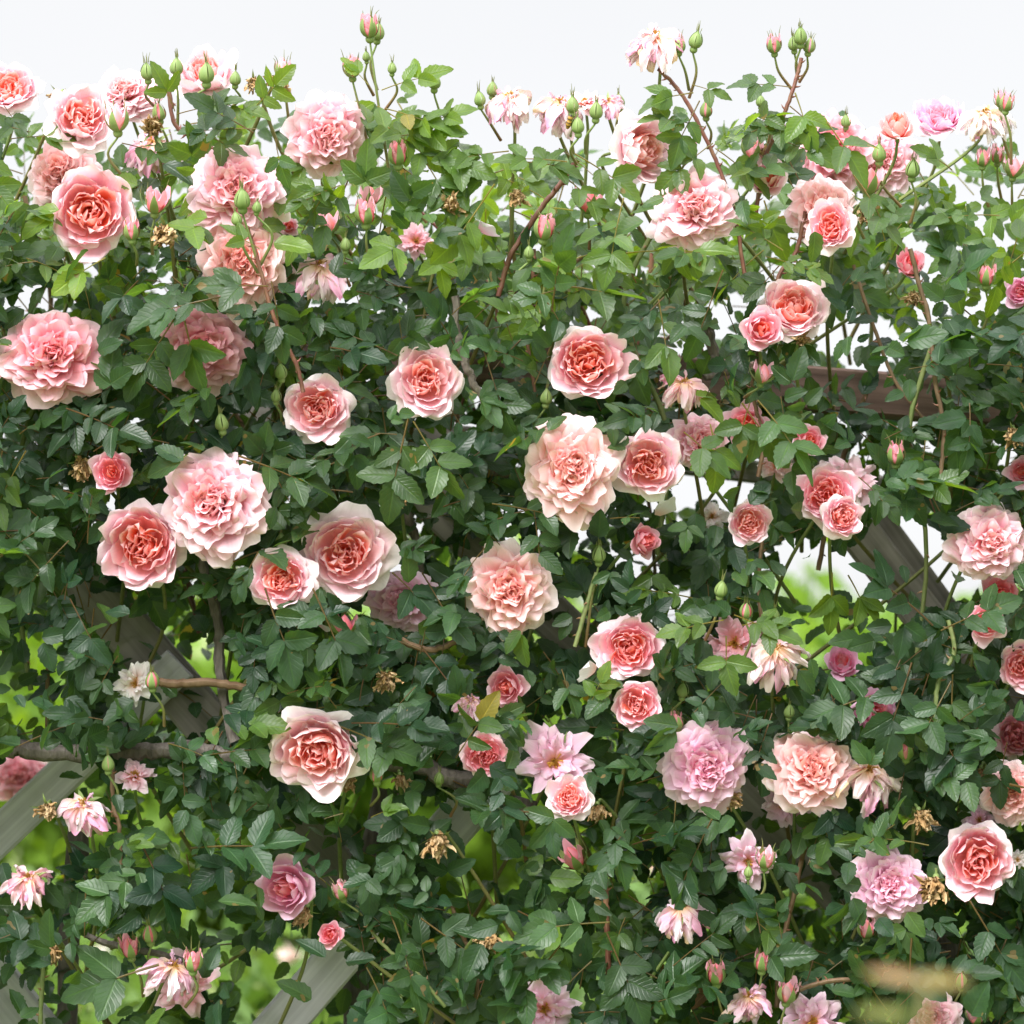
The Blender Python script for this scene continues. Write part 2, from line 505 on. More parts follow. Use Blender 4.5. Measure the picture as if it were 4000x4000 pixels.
def fl_bud(rng, o=1.0, pal='K', col=None):
    """unit length bud: hip at the base, calyx, sepals with whiskers, petals wound to a point; o = openness 0..2"""
    col = col or lerp(GREEN, GPALE, .25 + .3 * rng.rand())
    cal, pet = MB(), MB()
    revolve(cal, [(-.02, .05), (.0, .10), (.06, .145), (.14, .155), (.20, .125), (.24, .11)], [lerp(col, GPALE, .25)] * 6)
    fat = .23 + .03 * o
    top = .80 + .12 * o
    z = np.linspace(.18, top, 10)
    q = (z - .18) / (top - .18)
    r = fat * np.sin(np.clip(.10 + .90 * q ** .75, 0, 1) * PI) ** .75
    e, m, h, d = PAL[pal]
    K = 18
    th = np.linspace(0, 2 * PI, K + 1)
    rr = r[:, None] * (1 + .10 * np.sin(3 * th[None] + 5 * q[:, None]) * q[:, None])
    P = np.stack([rr * np.cos(th), rr * np.sin(th), z[:, None] + 0 * th], -1)
    C = np.asarray(m)[None, None] + (np.asarray(d) - np.asarray(m))[None, None] * (.5 + .5 * np.sin(3 * th[None] + 5 * q[:, None] + 1.3))[..., None] * .55
    pet.grid(P, C)
    for i in range(4 if o > .6 else 0):
        petal(pet, rng, i * 1.7 + rng.rand(), .05, .2, (.62 + .22 * o) * (1 + .05 * rng.randn()), .48, (40 + 14 * o) * D2R, (-32 + 14 * o) * D2R, .7, fat * 1.0, .03 + .02 * o, .012, rng.randn() * .2, (m, m, lerp(m, e, .35)), 7, 8)
    p0 = rng.rand() * 6.28
    for i in range(5):
        spread = (max(0, o - .6)) * 32 + abs(rng.randn()) * 5
        f = p0 + i * 2 * PI / 5
        # sepal hugging the ovoid, then a whisker that leaves it
        nv = 12
        s = np.linspace(0, 1, nv)
        zb = .18 + s * (.66 + .05 * rng.rand())
        qb = np.clip((zb - .18) / (top - .18), 0, 1)
        rb = fat * np.sin(np.clip(.10 + .90 * qb ** .75, 0, 1) * PI) ** .75 * 1.05 + .012
        lean = np.tan(spread * D2R) * np.clip(s - .15, 0, 1) * .6
        rb = rb + lean
        wb = (1.00 if o < .5 else .78) * 2 * PI / 5 * .62 * (fat * np.sin(np.clip(.2 + .78 * s, 0, 1) * PI) ** .6) * (1 - s * .45) + .012
        uu = np.linspace(-1, 1, 5)
        ang = f + uu[None] * (wb / (rb + .02))[:, None]
        P = np.stack([rb[:, None] * np.cos(ang), rb[:, None] * np.sin(ang), zb[:, None] + 0 * ang], -1)
        C = np.asarray(col)[None, None] + (np.asarray(GPALE) - np.asarray(col))[None, None] * (np.abs(uu)[None] ** 2 * .8 + 0 * s[:, None])[..., None]
        cal.grid(P, C)
        wl = .14 + .28 * rng.rand()
        end = P[-1, 2]
        out = np.array([math.cos(f), math.sin(f), 0])
        t = np.linspace(0, 1, 6)[:, None]
        pts = end + np.array([0, 0, wl]) * t + out * (wl * (.10 + .5 * rng.rand() * (o > .5)) * t ** 1.8) + rng.randn(3) * .03 * t ** 2
        cal.tube(pts, np.linspace(.022, .006, 6), [lerp(col, GRED, .3)] * 6, 4)
    return cal, pet


# ------------------------------------------------------------------ leaves
LEAF_ROWS, LEAF_COLS = 12, 5
_lv = np.linspace(0, 1, LEAF_ROWS)[:, None]
_lu = np.linspace(-1, 1, LEAF_COLS)[None]
_lw = np.sin(PI * np.clip(_lv, 0, 1) ** .84) ** .66 * (1 - .16 * _lv)
_lw[-1] = .0
_lw[0] = .05
_ser = np.where(np.arange(LEAF_ROWS) % 2 == 0, 1.07, .93)[:, None]


def leaflet(mb, rng, base, d, n, L, W, fold, curl, col, wav=.04):
    d = unit(d)
    n = unit(np.asarray(n) - d * (np.asarray(n) @ d))
    s = np.cross(d, n)
    x = _lu * _lw * W * .5 * np.where(np.abs(_lu) > .9, _ser, 1.0)
    y = _lv * L - np.abs(_lu) * _lw * 0.02 * L
    h = fold * np.abs(x) - curl * L * _lv ** 2 + wav * W * np.sin(_lv * 9 + rng.rand() * 6) * np.abs(_lu) * np.sign(_lu + .01)
    P = base + x[..., None] * s + y[..., None] * d + h[..., None] * n
    T = np.stack([_lu + 0 * _lv, _lv + 0 * _lu, np.full((LEAF_ROWS, LEAF_COLS), rng.rand())], -1)
    mb.grid(P, np.asarray(col), T)


def leaf_cols(rng, young=0.0):
    a = np.array([.009, .033, .018])
    b = np.array([.036, .088, .038])
    y = np.array([.105, .185, .022])
    c = (a + (b - a) * rng.rand() ** 1.3) * .84
    return c + (y - c) * young * (.5 + .5 * rng.rand())


def compound(mb, rng, base, d, n, size, young=0.0, pairs=None, keep=None, col=None):
    """pinnate rose leaf: rachis, pairs of leaflets and a terminal one; keep(point) can drop a leaflet"""
    d = unit(d)
    n = unit(np.asarray(n) - d * (np.asarray(n) @ d))
    s = np.cross(d, n)
    pairs = rng.randint(1, 4) if pairs is None else pairs
    c = leaf_cols(rng, young) if col is None else np.asarray(col)
    L0 = size
    Lr = L0 * (.30 + .55 * pairs)
    t = np.linspace(0, 1, 5)[:, None]
    droop = -n * (Lr * (.06 + .10 * rng.rand()))
    pts = base + d * (Lr * t) + droop * t ** 2
    if keep is None or (keep(pts[-1]) and keep(pts[0]) and keep(pts[2])):
        mb.tube(pts, np.linspace(.0011, .0007, 5) * (L0 / .045), lerp(c * 1.4, GRED, .35), 4)
    tipd = unit(pts[-1] - pts[-2])

    def one(b, dd, L):
        if keep is not None and not keep(b + unit(dd) * L * .5):
            return
        nn = n + .30 * rng.randn(3)
        cc = c * (.85 + .3 * rng.rand())
        if rng.rand() < .003:
            cc = np.array([.17, .15, .03]) if rng.rand() < .5 else np.array([.12, .065, .03])
        leaflet(mb, rng, b, dd, nn, L, L * (.56 + .12 * rng.rand()), .12 + .35 * rng.rand(), .02 + .22 * rng.rand(), cc)
    one(pts[-1], tipd + .12 * rng.randn(3), L0 * (1.0 + .12 * rng.rand()))
    for j in range(pairs):
        q = .93 - j * (.62 / max(1, pairs - .4)) if pairs > 1 else .86
        b = base + d * (Lr * q) + droop * q * q
        for sg in (-1, 1):
            a = (58 + 12 * rng.randn()) * D2R
            one(b + d * Lr * .03 * rng.randn(), d * math.cos(a) + sg * s * math.sin(a) + .10 * rng.randn(3), L0 * (.92 - .13 * j) * (.9 + .18 * rng.rand()))
# kind | x | y | width | facing x | facing y | palette | depth offset | label          (pixel grid of 1932 x 1932 unprojected at each bloom's own depth)
FLOWERS = '''
cup|18|165|112|.05|.42|R|0|deep pink cupped rose cut by the left edge below the open sky
cup|152|222|128|.12|.30|L|-.02|pale pink cupped rose with coral heart against the sky, below a small brown head
pom|234|172|136|-.05|.40|L|.04|ruffled pale pink rose seen sideways, topmost big bloom beside two green buds
cup|385|138|128|.05|.70|L|.05|pale open rose seen from below with apricot base, behind a closed green bud
pom|117|332|148|-.15|.25|A|.05|apricot rosette rose half covered by the white rimmed cup in front of it
cup|172|398|172|.05|.05|R|-.05|large white rimmed cupped rose with glowing coral heart before an apricot rosette
pom|445|358|185|.0|.20|P|-.02|big ruffled pink rose with green buds and a red stem crossing its front
pom|460|497|188|.10|-.05|A|-.01|big apricot rose crossed by a red cane and young leaves
pom|618|258|158|.22|-.12|P|0|large ruffled pink rose leaning away from the tall bud stems beside it
pom|103|670|198|.0|.05|K|-.05|largest salmon pink rose of ruffled petals near the left edge, alone among dark leaves
pom|385|655|172|.20|-.12|D|.03|dusky salmon rose partly shaded under overhanging leaves
cup|600|770|135|-.05|.15|L|-.03|small light pink rose with a pale lower lip beside two stacked green buds
cup|803|718|138|.05|.12|L|-.04|pale shell pink rose with a peach heart in front of the reddish beam
cup|1107|683|150|.02|.05|R|-.05|round pink rose with white upper petal and vivid red heart above the biggest pale one
pom|1313|392|165|.12|.05|P|-.02|two lobed ruffled pink rose with one long white petal at its lower side
cup|1213|280|148|.86|.05|L|.0|pale blush rose seen from the side on an arching grey stem against the sky
half|1445|340|78|.15|.35|L|0|half open pale pink rose with a red base beside brown stamens
pom|1553|392|138|-.05|.15|A|.02|pale apricot rosette behind a smaller round pink rose
cup|1567|426|94|.05|.15|P|-.05|small round pink rose with a dark red slit, overlapping an apricot rosette
cup|1497|578|135|.10|.50|L|-.02|flattened pale pink rose facing the sky, above a half closed pink one
half|1437|622|80|.05|.20|P|-.05|half closed pink rose with a tiny red heart under a flattened pale rose
pom|1578|285|146|.10|.10|K|.10|blurred coral pink rose behind drooping leaves below the skyline
pom|1668|300|130|-.10|.05|P|.14|blurred pink and white rose behind the opening apricot bud
cup|1772|222|106|-.05|.80|M|.10|mauve pink rose seen from the side, standing on its stem against the sky
half|1715|503|62|.05|.50|K|.05|half open coral rose crossed by a long brown cane
half|1928|552|66|-.30|.10|M|.0|pink rose bloom cut by the right edge below a green bud
pom|1080|885|192|-.02|.10|A|-.08|biggest pale apricot rose with quartered lower petals and tall white upper petals
cup|1222|876|132|.10|.0|R|-.05|round rose with a deep orange heart touching the biggest pale apricot rose
pom|1325|833|112|.45|.05|P|.02|pink rose facing sideways behind two hanging leaves
half|1410|803|88|-.25|.15|P|.03|pink rose half hidden by drooping pointed leaves under the beam
half|1525|833|66|.15|.30|P|0|small half open pink rose in front of the dark underside of the beam
loose|1608|905|132|.05|.25|P|.05|wide open pink rose with scalloped petals, rearmost of three overlapping blooms
cup|1560|935|118|-.05|.10|P|.0|pink cupped rose in the middle of three overlapping blooms by the grey brace
cup|1590|975|84|.25|.05|P|-.05|small pink rose with coral heart, frontmost of three overlapping blooms
cup|1415|986|86|.05|.05|R|-.03|neat round pink rose with a red heart, alone between the beam and the green gap
half|1214|1020|60|.55|.05|K|0|small salmon rosebud rose opening sideways amid white sky gaps
loose|1345|972|66|-.05|.30|W|.15|washed out pale pink bloom behind the leaves by a sky gap
pom|1872|1025|152|.12|.0|P|-.05|large ruffled pink rose near the right edge above two small ones
half|1886|1122|72|.05|.20|K|0|salmon half open rose tucked directly under a large ruffled pink bloom
half|1860|1174|76|-.05|.10|P|-.05|small pink rose with a crimson heart below a salmon half open one
cup|1928|1256|94|-.25|.05|P|-.03|pink rose cut by the right edge halfway down the frame
half|1928|890|56|-.3|.1|P|.05|sliver of a pink rose at the right edge above the large ruffled bloom
half|211|890|80|.0|.20|P|-.03|small half open pink rose beside a brown withered head
pom|403|947|208|.05|.10|P|-.07|huge light pink rose with a ruffled skirt of salmon petals, overlapping a cupped one
cup|268|1030|170|-.05|.05|R|-.03|cupped rose with quartered orange heart, overlapped by a huge ruffled bloom
cup|532|1092|120|.0|.05|R|-.06|round rose with split coral heart below a lone green bud tip
cup|653|1043|172|.05|.05|L|-.02|wide pale rose with many petal rings around an orange eye
pom|757|1132|122|.05|-.10|M|.06|dull mauve rose in shade behind a dark leaf
pom|962|1115|174|.08|.0|A|-.05|apricot rose with wide spoon shaped petals at the centre of the bush
cup|1187|1220|128|.05|.05|P|-.03|oval quartered pink rose touching a smaller cup below it
cup|1202|1330|98|.05|.05|P|-.06|small cupped rose with a coral heart directly under an oval quartered one
half|957|1296|74|-.15|.05|P|-.02|small pink rose with pointed outer petals beside withered pink petals
cup|915|1424|88|.05|.05|K|-.03|small bright pink rose with a dark coral slit, beside a pale star shaped bloom
cup|597|1418|178|.0|-.08|L|-.05|wide pink rose like an open bowl with white wing petals on both sides
loose|1046|1436|158|.0|.15|M|.0|pale mauve star shaped open rose behind a small round pink one
cup|1074|1506|90|.10|.20|L|-.06|small round light pink rose overlapping a mauve star shaped bloom
pom|1335|1447|168|.05|.05|M|-.04|ruffled lilac pink rose with a white petal at its upper side
pom|1531|1452|170|.0|.12|A|-.05|large pink rose with apricot rosette next to a cream withered bloom
loose|1480|1522|100|-.10|-.30|M|.05|mauve pink bloom mostly hidden under a large apricot centred rose
loose|1385|1213|128|.10|.10|K|.06|coral pink open rose covered by light green leaves and a bud
half|1590|1252|68|.0|.50|M|.10|blurred small mauve rose under the bright green gap
half|1650|1342|90|.05|-.10|M|.10|blurred pink rose behind an arching grey twig
cup|1915|1388|84|-.05|.05|D|.12|shaded pink rose behind leaves at the right edge
pom|1912|1496|122|-.15|.05|A|-.02|pink and coral rose at the right edge behind a large leaf
pom|1678|1670|146|.0|.05|M|-.05|lilac pink ball shaped rose beside a crumpled brown head
cup|1845|1624|146|-.02|.05|P|-.05|pink rosette rose with peach heart and white skirt petals
loose|1848|1545|70|-.10|.40|M|.02|small faded pink bloom with yellow centre sitting above a white skirted rose
half|545|1674|110|-.25|.10|M|-.04|mauve pink rose with folded petals beside a hanging brown head
half|625|1763|46|-.05|.15|K|-.03|tiny coral rose just opening, above the grey slat
loose|350|1860|132|.15|.10|K|.02|apricot pink rose behind a withered mauve bloom near the lower edge
loose|1026|1903|128|.0|.20|M|-.02|loose pale mauve rose at the lower edge with a golden centre
loose|1535|1928|130|.0|.20|M|-.03|lilac pink rose cut by the lower edge between two pink buds
pom|1755|1924|118|.0|.20|P|-.03|light pink rose cut by the lower edge below blurred bronze leaves
loose|1412|1630|108|.0|-.05|M|-.03|faded open rose with spread petals and yellow stamens behind green buds
pom|38|1468|112|.0|.0|K|.75|blurred deep pink rose behind the grey slat
loose|255|1455|86|.1|.70|P|.04|pair of pink petals around a drying centre above dark leaves
loose|252|1290|88|-.1|-.1|W|.05|shattered white rose with a few pink petals in a dark hollow
loose|785|452|74|.1|.2|K|.12|pink rose with crimson centre hidden below the skyline notch
half|545|428|34|.1|.2|R|.12|crimson rose glimpsed between two large blooms
loose|1465|875|74|.0|.3|A|.10|peach coloured wilting rose with curled edge under the beam
loose|1920|1622|44|.0|.1|W|.02|scrap of faded white rose at the right edge beside a white skirted bloom
droop|1240|108|100|-.1|.35|L|.0|wilted white rose with hanging petals high on a bare stem in the sky
droop|965|216|86|.0|.35|L|.0|wilted cream and pink rose with golden stamens on the skyline
droop|1055|226|86|-.05|.3|M|.0|wilted pink rose with yellow stamens beside a group of green buds
loose|1102|185|78|.0|.85|A|.05|peach rose seen from below behind three green buds
droop|1147|210|50|.1|.35|M|.0|small wilted magenta and yellow bloom on the skyline
droop|1860|246|82|-.1|.35|W|.05|wilted white rose drooping against the sky near a double bud
droop|287|302|88|.0|.3|M|.03|wilted lilac bloom hanging under a forked brown head
droop|600|535|98|.3|.1|M|.0|withering mauve rose with curled yellow petals beside the big apricot rose
droop|1291|750|74|.05|.3|P|-.02|wilted pink and yellow bloom with one long pink petal among fresh leaves
droop|1460|1262|108|.1|.3|L|-.03|hanging white and pink rose gone over, beside the green gap
droop|888|1342|58|.0|.3|M|-.02|small wilted pink bloom of twisted petals beside a pointed pink rose
droop|160|1548|88|.05|.3|M|-.03|wilted lilac bloom hanging beside the grey slat and a brown head
droop|55|1682|76|-.1|.3|D|-.02|drying tan and magenta bloom near the left edge in the lower part
droop|1288|1742|82|.0|.3|M|-.03|wilted lilac tassel of petals alone among dark leaves
droop|322|1856|94|.1|.2|M|-.04|wilted mauve bloom with frizzled petals in front of an apricot rose
droop|1635|1496|116|.15|.2|L|-.03|cream and lilac rose gone over with tan lower petals
droop|1415|1906|76|.1|.3|M|-.03|frizzled cream and magenta bloom at the lower edge
half|1692|245|72|.02|.88|A|-.02|opening apricot rosebud standing upright between two green buds on the skyline
dry|478|168|42|.1|.3|-|.0|small brown withered head on the skyline beside a green bud
dry|527|165|52|.1|.3|-|.0|brown withered head directly under a pink bud on the skyline
dry|290|245|56|.1|.3|-|-.02|forked brown withered head above a lilac bloom
dry|315|462|68|.1|.3|-|-.04|pale straw coloured withered head below the coral bud
dry|845|392|58|.1|.3|-|-.02|upright golden brown withered head in the skyline notch
dry|975|384|50|.1|.3|-|-.02|brown withered head below the skyline beside a slanting red cane
dry|148|890|58|.1|.2|-|-.02|brown withered head beside a small half open pink rose
dry|755|945|50|.1|.2|-|-.02|narrow brown withered head hanging beside a gnarled branch
dry|730|1296|58|.1|.2|-|-.03|brown withered head hanging from pale sepals in the dark middle
dry|825|1603|66|.1|.2|-|-.03|large straw coloured withered head alone above dark leaves
dry|578|1735|54|-.1|.1|-|-.02|striped brown withered head under a mauve rose
dry|90|1542|52|.1|.2|-|-.02|brown withered head in front of the grey slat
dry|918|1786|52|.1|.2|-|-.03|brown withered head with star shaped pale sepals low in the bush
dry|1372|1516|44|.1|.2|-|-.02|brown withered head under a lilac ruffled rose
dry|1735|1555|58|.1|.2|-|-.03|tall tan withered head beside a cream faded rose
dry|1765|1690|74|.1|.1|-|-.04|big crumpled brown head wedged between two round roses
dry|1690|1850|62|.1|.2|-|-.03|tan withered head behind the blurred bronze leaves
dry|1440|296|42|.1|.3|-|.02|flat brown withered head above a half open pale rose
dry|1632|412|48|.1|.2|-|.0|brown withered head beside a small round pink rose
dry|1272|290|44|.1|.3|-|.02|brown stamens of a spent rose above the two lobed pink one
dry|1725|573|44|.1|.2|-|.02|brown withered head beside a long brown cane
dry|1508|642|42|.1|.2|-|-.02|brown withered head with pale sepals under the flattened pale rose
dry|1912|832|48|-.3|.2|-|-.02|brown withered head with a pale sepal near the right edge beneath the beam
dry|655|1486|52|.1|.2|-|-.02|tan curled dead petals under the bowl shaped rose
dry|100|1806|52|.1|.2|-|.0|drooping brown head on a straight green stalk
dry|752|1392|40|.1|.2|-|.04|dark brown withered head in shade beside the bowl shaped rose
dry|1850|1472|50|.1|.2|-|.06|shaded brown withered head beside the rose at the right edge
dry|116|194|44|.1|.3|-|.03|tiny brown withered head above a pale cupped rose
dry|1128|1538|46|.1|.1|-|.0|rusty brown dead bloom tucked under a small light pink rose
dry|755|1480|40|.0|.2|-|.02|tattered tan bloom beside a pale green bud below the bowl shaped rose
'''
# x | y | length | openness | palette | tilt x | depth offset | stem end x,y | label
BUDS = '''
697|52|62|.95|K|.0|0|735,330|topmost bud of all, green with pink tip on a tall stem
713|60|52|.3|K|.15|.03|712,170|green bud tucked behind the topmost bud
664|130|54|1.2|K|-.05|0|700,300|pink tipped bud with long whiskers below the topmost bud
691|106|32|.0|K|-.05|.02|705,180|small closed bud just under the topmost bud
740|128|36|.0|K|.1|0|725,210|small bud on a leafy side stem by the topmost bud stem
820|153|50|.1|K|.05|0|790,310|closed green bud alone against the sky beside a pair of leaves
535|134|50|1.2|R|.0|.02|545,230|deep pink bud above a brown withered head
333|125|54|.0|K|.0|0|335,240|closed round green bud on a bent red stem
278|135|52|.1|K|-.05|.0|290,200|closed green bud beside the topmost ruffled rose
389|137|64|.0|K|.0|-.04|395,205|plump closed bud in front of a pale open rose
444|147|46|.0|K|.05|0|440,200|closed green bud at the outer tip of a pale open rose
221|228|66|1.2|R|-.02|-.05|229,330|opening bud with a deep pink tip between two pale roses
300|212|52|.6|K|-.1|-.02|320,300|round green bud with a pink speck near a forked brown head
750|292|64|.9|K|-.02|-.03|805,420|plump bud with a pink slit on a long slanting stem
293|384|62|1.7|K|.03|-.05|288,480|coral bud opening above the straw coloured head
248|437|52|1.0|K|-.03|-.06|258,500|pink tipped bud beside the white rimmed rose
457|374|66|.0|K|.05|-.10|505,560|pointed green bud in front of the big ruffled rose
446|412|44|.0|K|-.15|-.10|490,520|small green bud below a pointed one in front of pink petals
485|390|38|.0|K|.2|-.10|492,500|slim green bud beside a pointed one in front of pink petals
690|403|66|1.0|K|.0|-.03|700,500|fat bud with pink stripes under a coral one
698|374|50|1.8|R|.1|.02|715,450|coral bud peeping behind a fat striped bud
622|424|52|1.6|R|-.1|.02|640,500|red bud between sepals below the large leaning rose
652|460|44|.0|K|.05|-.02|660,540|blurred pale green bud above fresh leaves
1027|432|66|1.0|K|.05|-.04|1008,640|plump bud with a bright pink cheek on an upright red stem
998|475|42|.0|K|.0|-.03|990,560|small closed bud beside a plump pink cheeked one
905|186|46|.1|K|-.05|0|945,265|closed green bud on a curved stem at the skyline notch
929|168|44|.3|M|.1|.02|955,225|purple tinged bud beside a wilted cream rose
1282|86|44|.7|K|-.05|0|1300,170|bud with pink speck between a wilted rose and a pointed bud
1313|75|54|.0|K|.1|0|1300,185|pointed green bud at the end of the tall bare stem
1080|197|52|.0|K|-.05|-.02|1082,290|upper bud of three in front of a peach bloom
1125|208|54|.0|K|.05|-.02|1105,290|round green bud in front of the peach bloom on a pink stem
1090|236|52|.0|K|.0|-.05|1088,310|lowest bud of three in front of a peach bloom
1168|190|46|.0|K|-.1|.02|1180,280|green bud beside the small magenta bloom
1332|207|48|.6|K|.0|.02|1335,280|pink tinted bud alone under a leafy tall stem
1298|283|44|1.3|R|.1|.02|1300,350|magenta bud peeping beside brown stamens
1422|284|58|1.6|R|-.05|.02|1430,360|bright red bud above a half open pale rose
1460|86|48|1.0|K|-.15|.02|1495,170|pink tipped bud on a thin stem facing a cluster of buds
1510|68|52|.2|K|.02|.02|1505,150|topmost bud of a cluster high against the sky
1497|82|44|.2|K|-.1|.05|1503,150|bud half hidden behind the topmost of the high cluster
1527|86|46|.6|M|.25|.03|1508,155|browning bud with a lilac face in the high cluster
1435|190|38|.0|K|-.1|.03|1450,270|tiny green bud on a side twig of the high cluster
1888|190|42|1.0|K|-.1|.03|1905,300|pink tipped bud, rear one of a pair against the sky
1900|196|46|1.0|K|.1|.01|1908,310|pink tipped bud, front one of a pair against the sky
1659|288|56|.0|K|-.1|-.02|1700,390|green bud leaning out beside the large apricot bud
1722|318|56|.0|K|.05|-.02|1718,420|closed green bud below the large apricot bud
1640|346|66|1.7|R|.1|-.02|1630,450|red bud unfurling above a brown withered head
1596|228|40|.2|K|-.05|.08|1592,290|dull green bud peeping over a blurred coral rose
1855|300|46|1.2|R|.05|.06|1865,390|pink bud under the wilted white rose
1882|294|46|1.0|R|-.05|.08|1890,380|pink bud beside a red opening one near the right edge
1913|320|50|1.7|R|.1|.06|1910,400|red opening bud near the right edge
1862|522|56|1.0|K|.03|-.02|1848,640|pink striped bud on a stout stem left of a cut off rose
1690|858|60|.9|K|-.02|-.04|1682,960|slender bud with a pink slit over dark leaves beneath the beam
1438|709|50|1.8|R|.15|-.03|1405,750|glossy red bud with spread sepals below the half closed pink rose
530|700|50|.0|K|-.05|-.03|535,780|pale green bud, upper one of two beside a light pink rose
521|746|42|.0|K|.0|-.03|530,810|pale green bud, lower one of two beside a light pink rose
418|796|56|.0|K|.0|-.05|405,870|yellow green bud standing over the huge light pink rose
650|1184|56|1.9|K|.05|-.01|655,1260|coral furled bud under a pointed leaf
530|1020|50|.0|K|.0|.0|532,1090|green bud tip behind the round split hearted rose
1031|748|50|.0|K|.05|-.03|1040,840|pale blurred bud above the biggest apricot rose
1130|1045|54|.0|K|.1|-.03|1105,1220|green bud with a curled tip on a bristly stalk
1361|1110|54|.0|K|.1|-.05|1330,1210|pale bud leaning over a coral rose
1408|1152|48|.5|K|.05|-.05|1400,1250|bud with a pink tip right of a pale leaning bud
1461|1160|44|.0|K|.05|-.03|1460,1220|pale green bud over the hanging white rose
1288|1302|46|.2|K|.0|-.03|1280,1390|slim bud on a green stalk above a lilac rose
1277|1362|48|.8|K|-.1|-.03|1262,1430|bud with a pink seam beside the lilac ruffled rose
1489|1341|44|.0|K|.1|-.02|1475,1420|cream green bud above the apricot centred rose
1709|1416|58|.8|K|-.03|-.04|1690,1480|pink faced bud with one long sepal by an upright twig
287|1283|54|.5|K|-.03|-.03|310,1370|pale veined bud beside the shattered white rose
204|1440|50|.4|K|.0|-.03|212,1540|drab green bud on a straight stalk above a lilac bloom
710|1459|54|.5|K|-.03|-.04|700,1520|plump pale green bud below the bowl shaped rose
829|1468|42|.0|K|.05|.0|850,1540|small dark green bud in the shade of the woody branch
643|1682|52|1.0|R|-.3|-.01|700,1760|red and green bud leaning beside the mauve rose
245|1790|58|1.3|K|-.1|-.04|270,1880|pink bud with green sepals, left one of two
282|1762|56|.5|K|.0|-.04|300,1850|pale bud with pink seams standing over a pink one
364|1815|60|1.0|K|.05|-.06|350,1900|pink tipped bud in front of the apricot pink rose
1412|1644|38|.0|K|.0|-.06|1405,1730|small green bud in front of the faded spread rose
1444|1622|54|1.3|R|.15|-.06|1390,1740|pink and green bud beside a small green one over a faded rose
1351|1838|64|.9|K|-.03|-.04|1375,1940|large pink sided bud with one curved sepal low in the frame
1438|1815|58|.8|K|.05|-.04|1430,1900|pale bud with a pink slit beside a larger pink sided one
1635|1754|56|1.1|R|.0|-.04|1610,1840|upright pink bud under the lilac ball shaped rose
1486|1874|62|1.3|R|.05|-.04|1470,1960|rosy bud leaning over the lower edge bloom
1814|1850|50|.6|K|.0|-.02|1790,1920|green bud with a red seam beside blurred bronze leaves
1842|1918|50|1.7|R|.05|-.02|1850,1980|crimson bud at the lower edge
1084|1621|64|1.7|K|-.5|.02|1130,1660|blurred coral bud lying sideways in the leaves
1111|384|62|1.8|K|.0|.02|1112,470|coral rosebud tube behind a young leaf
'''
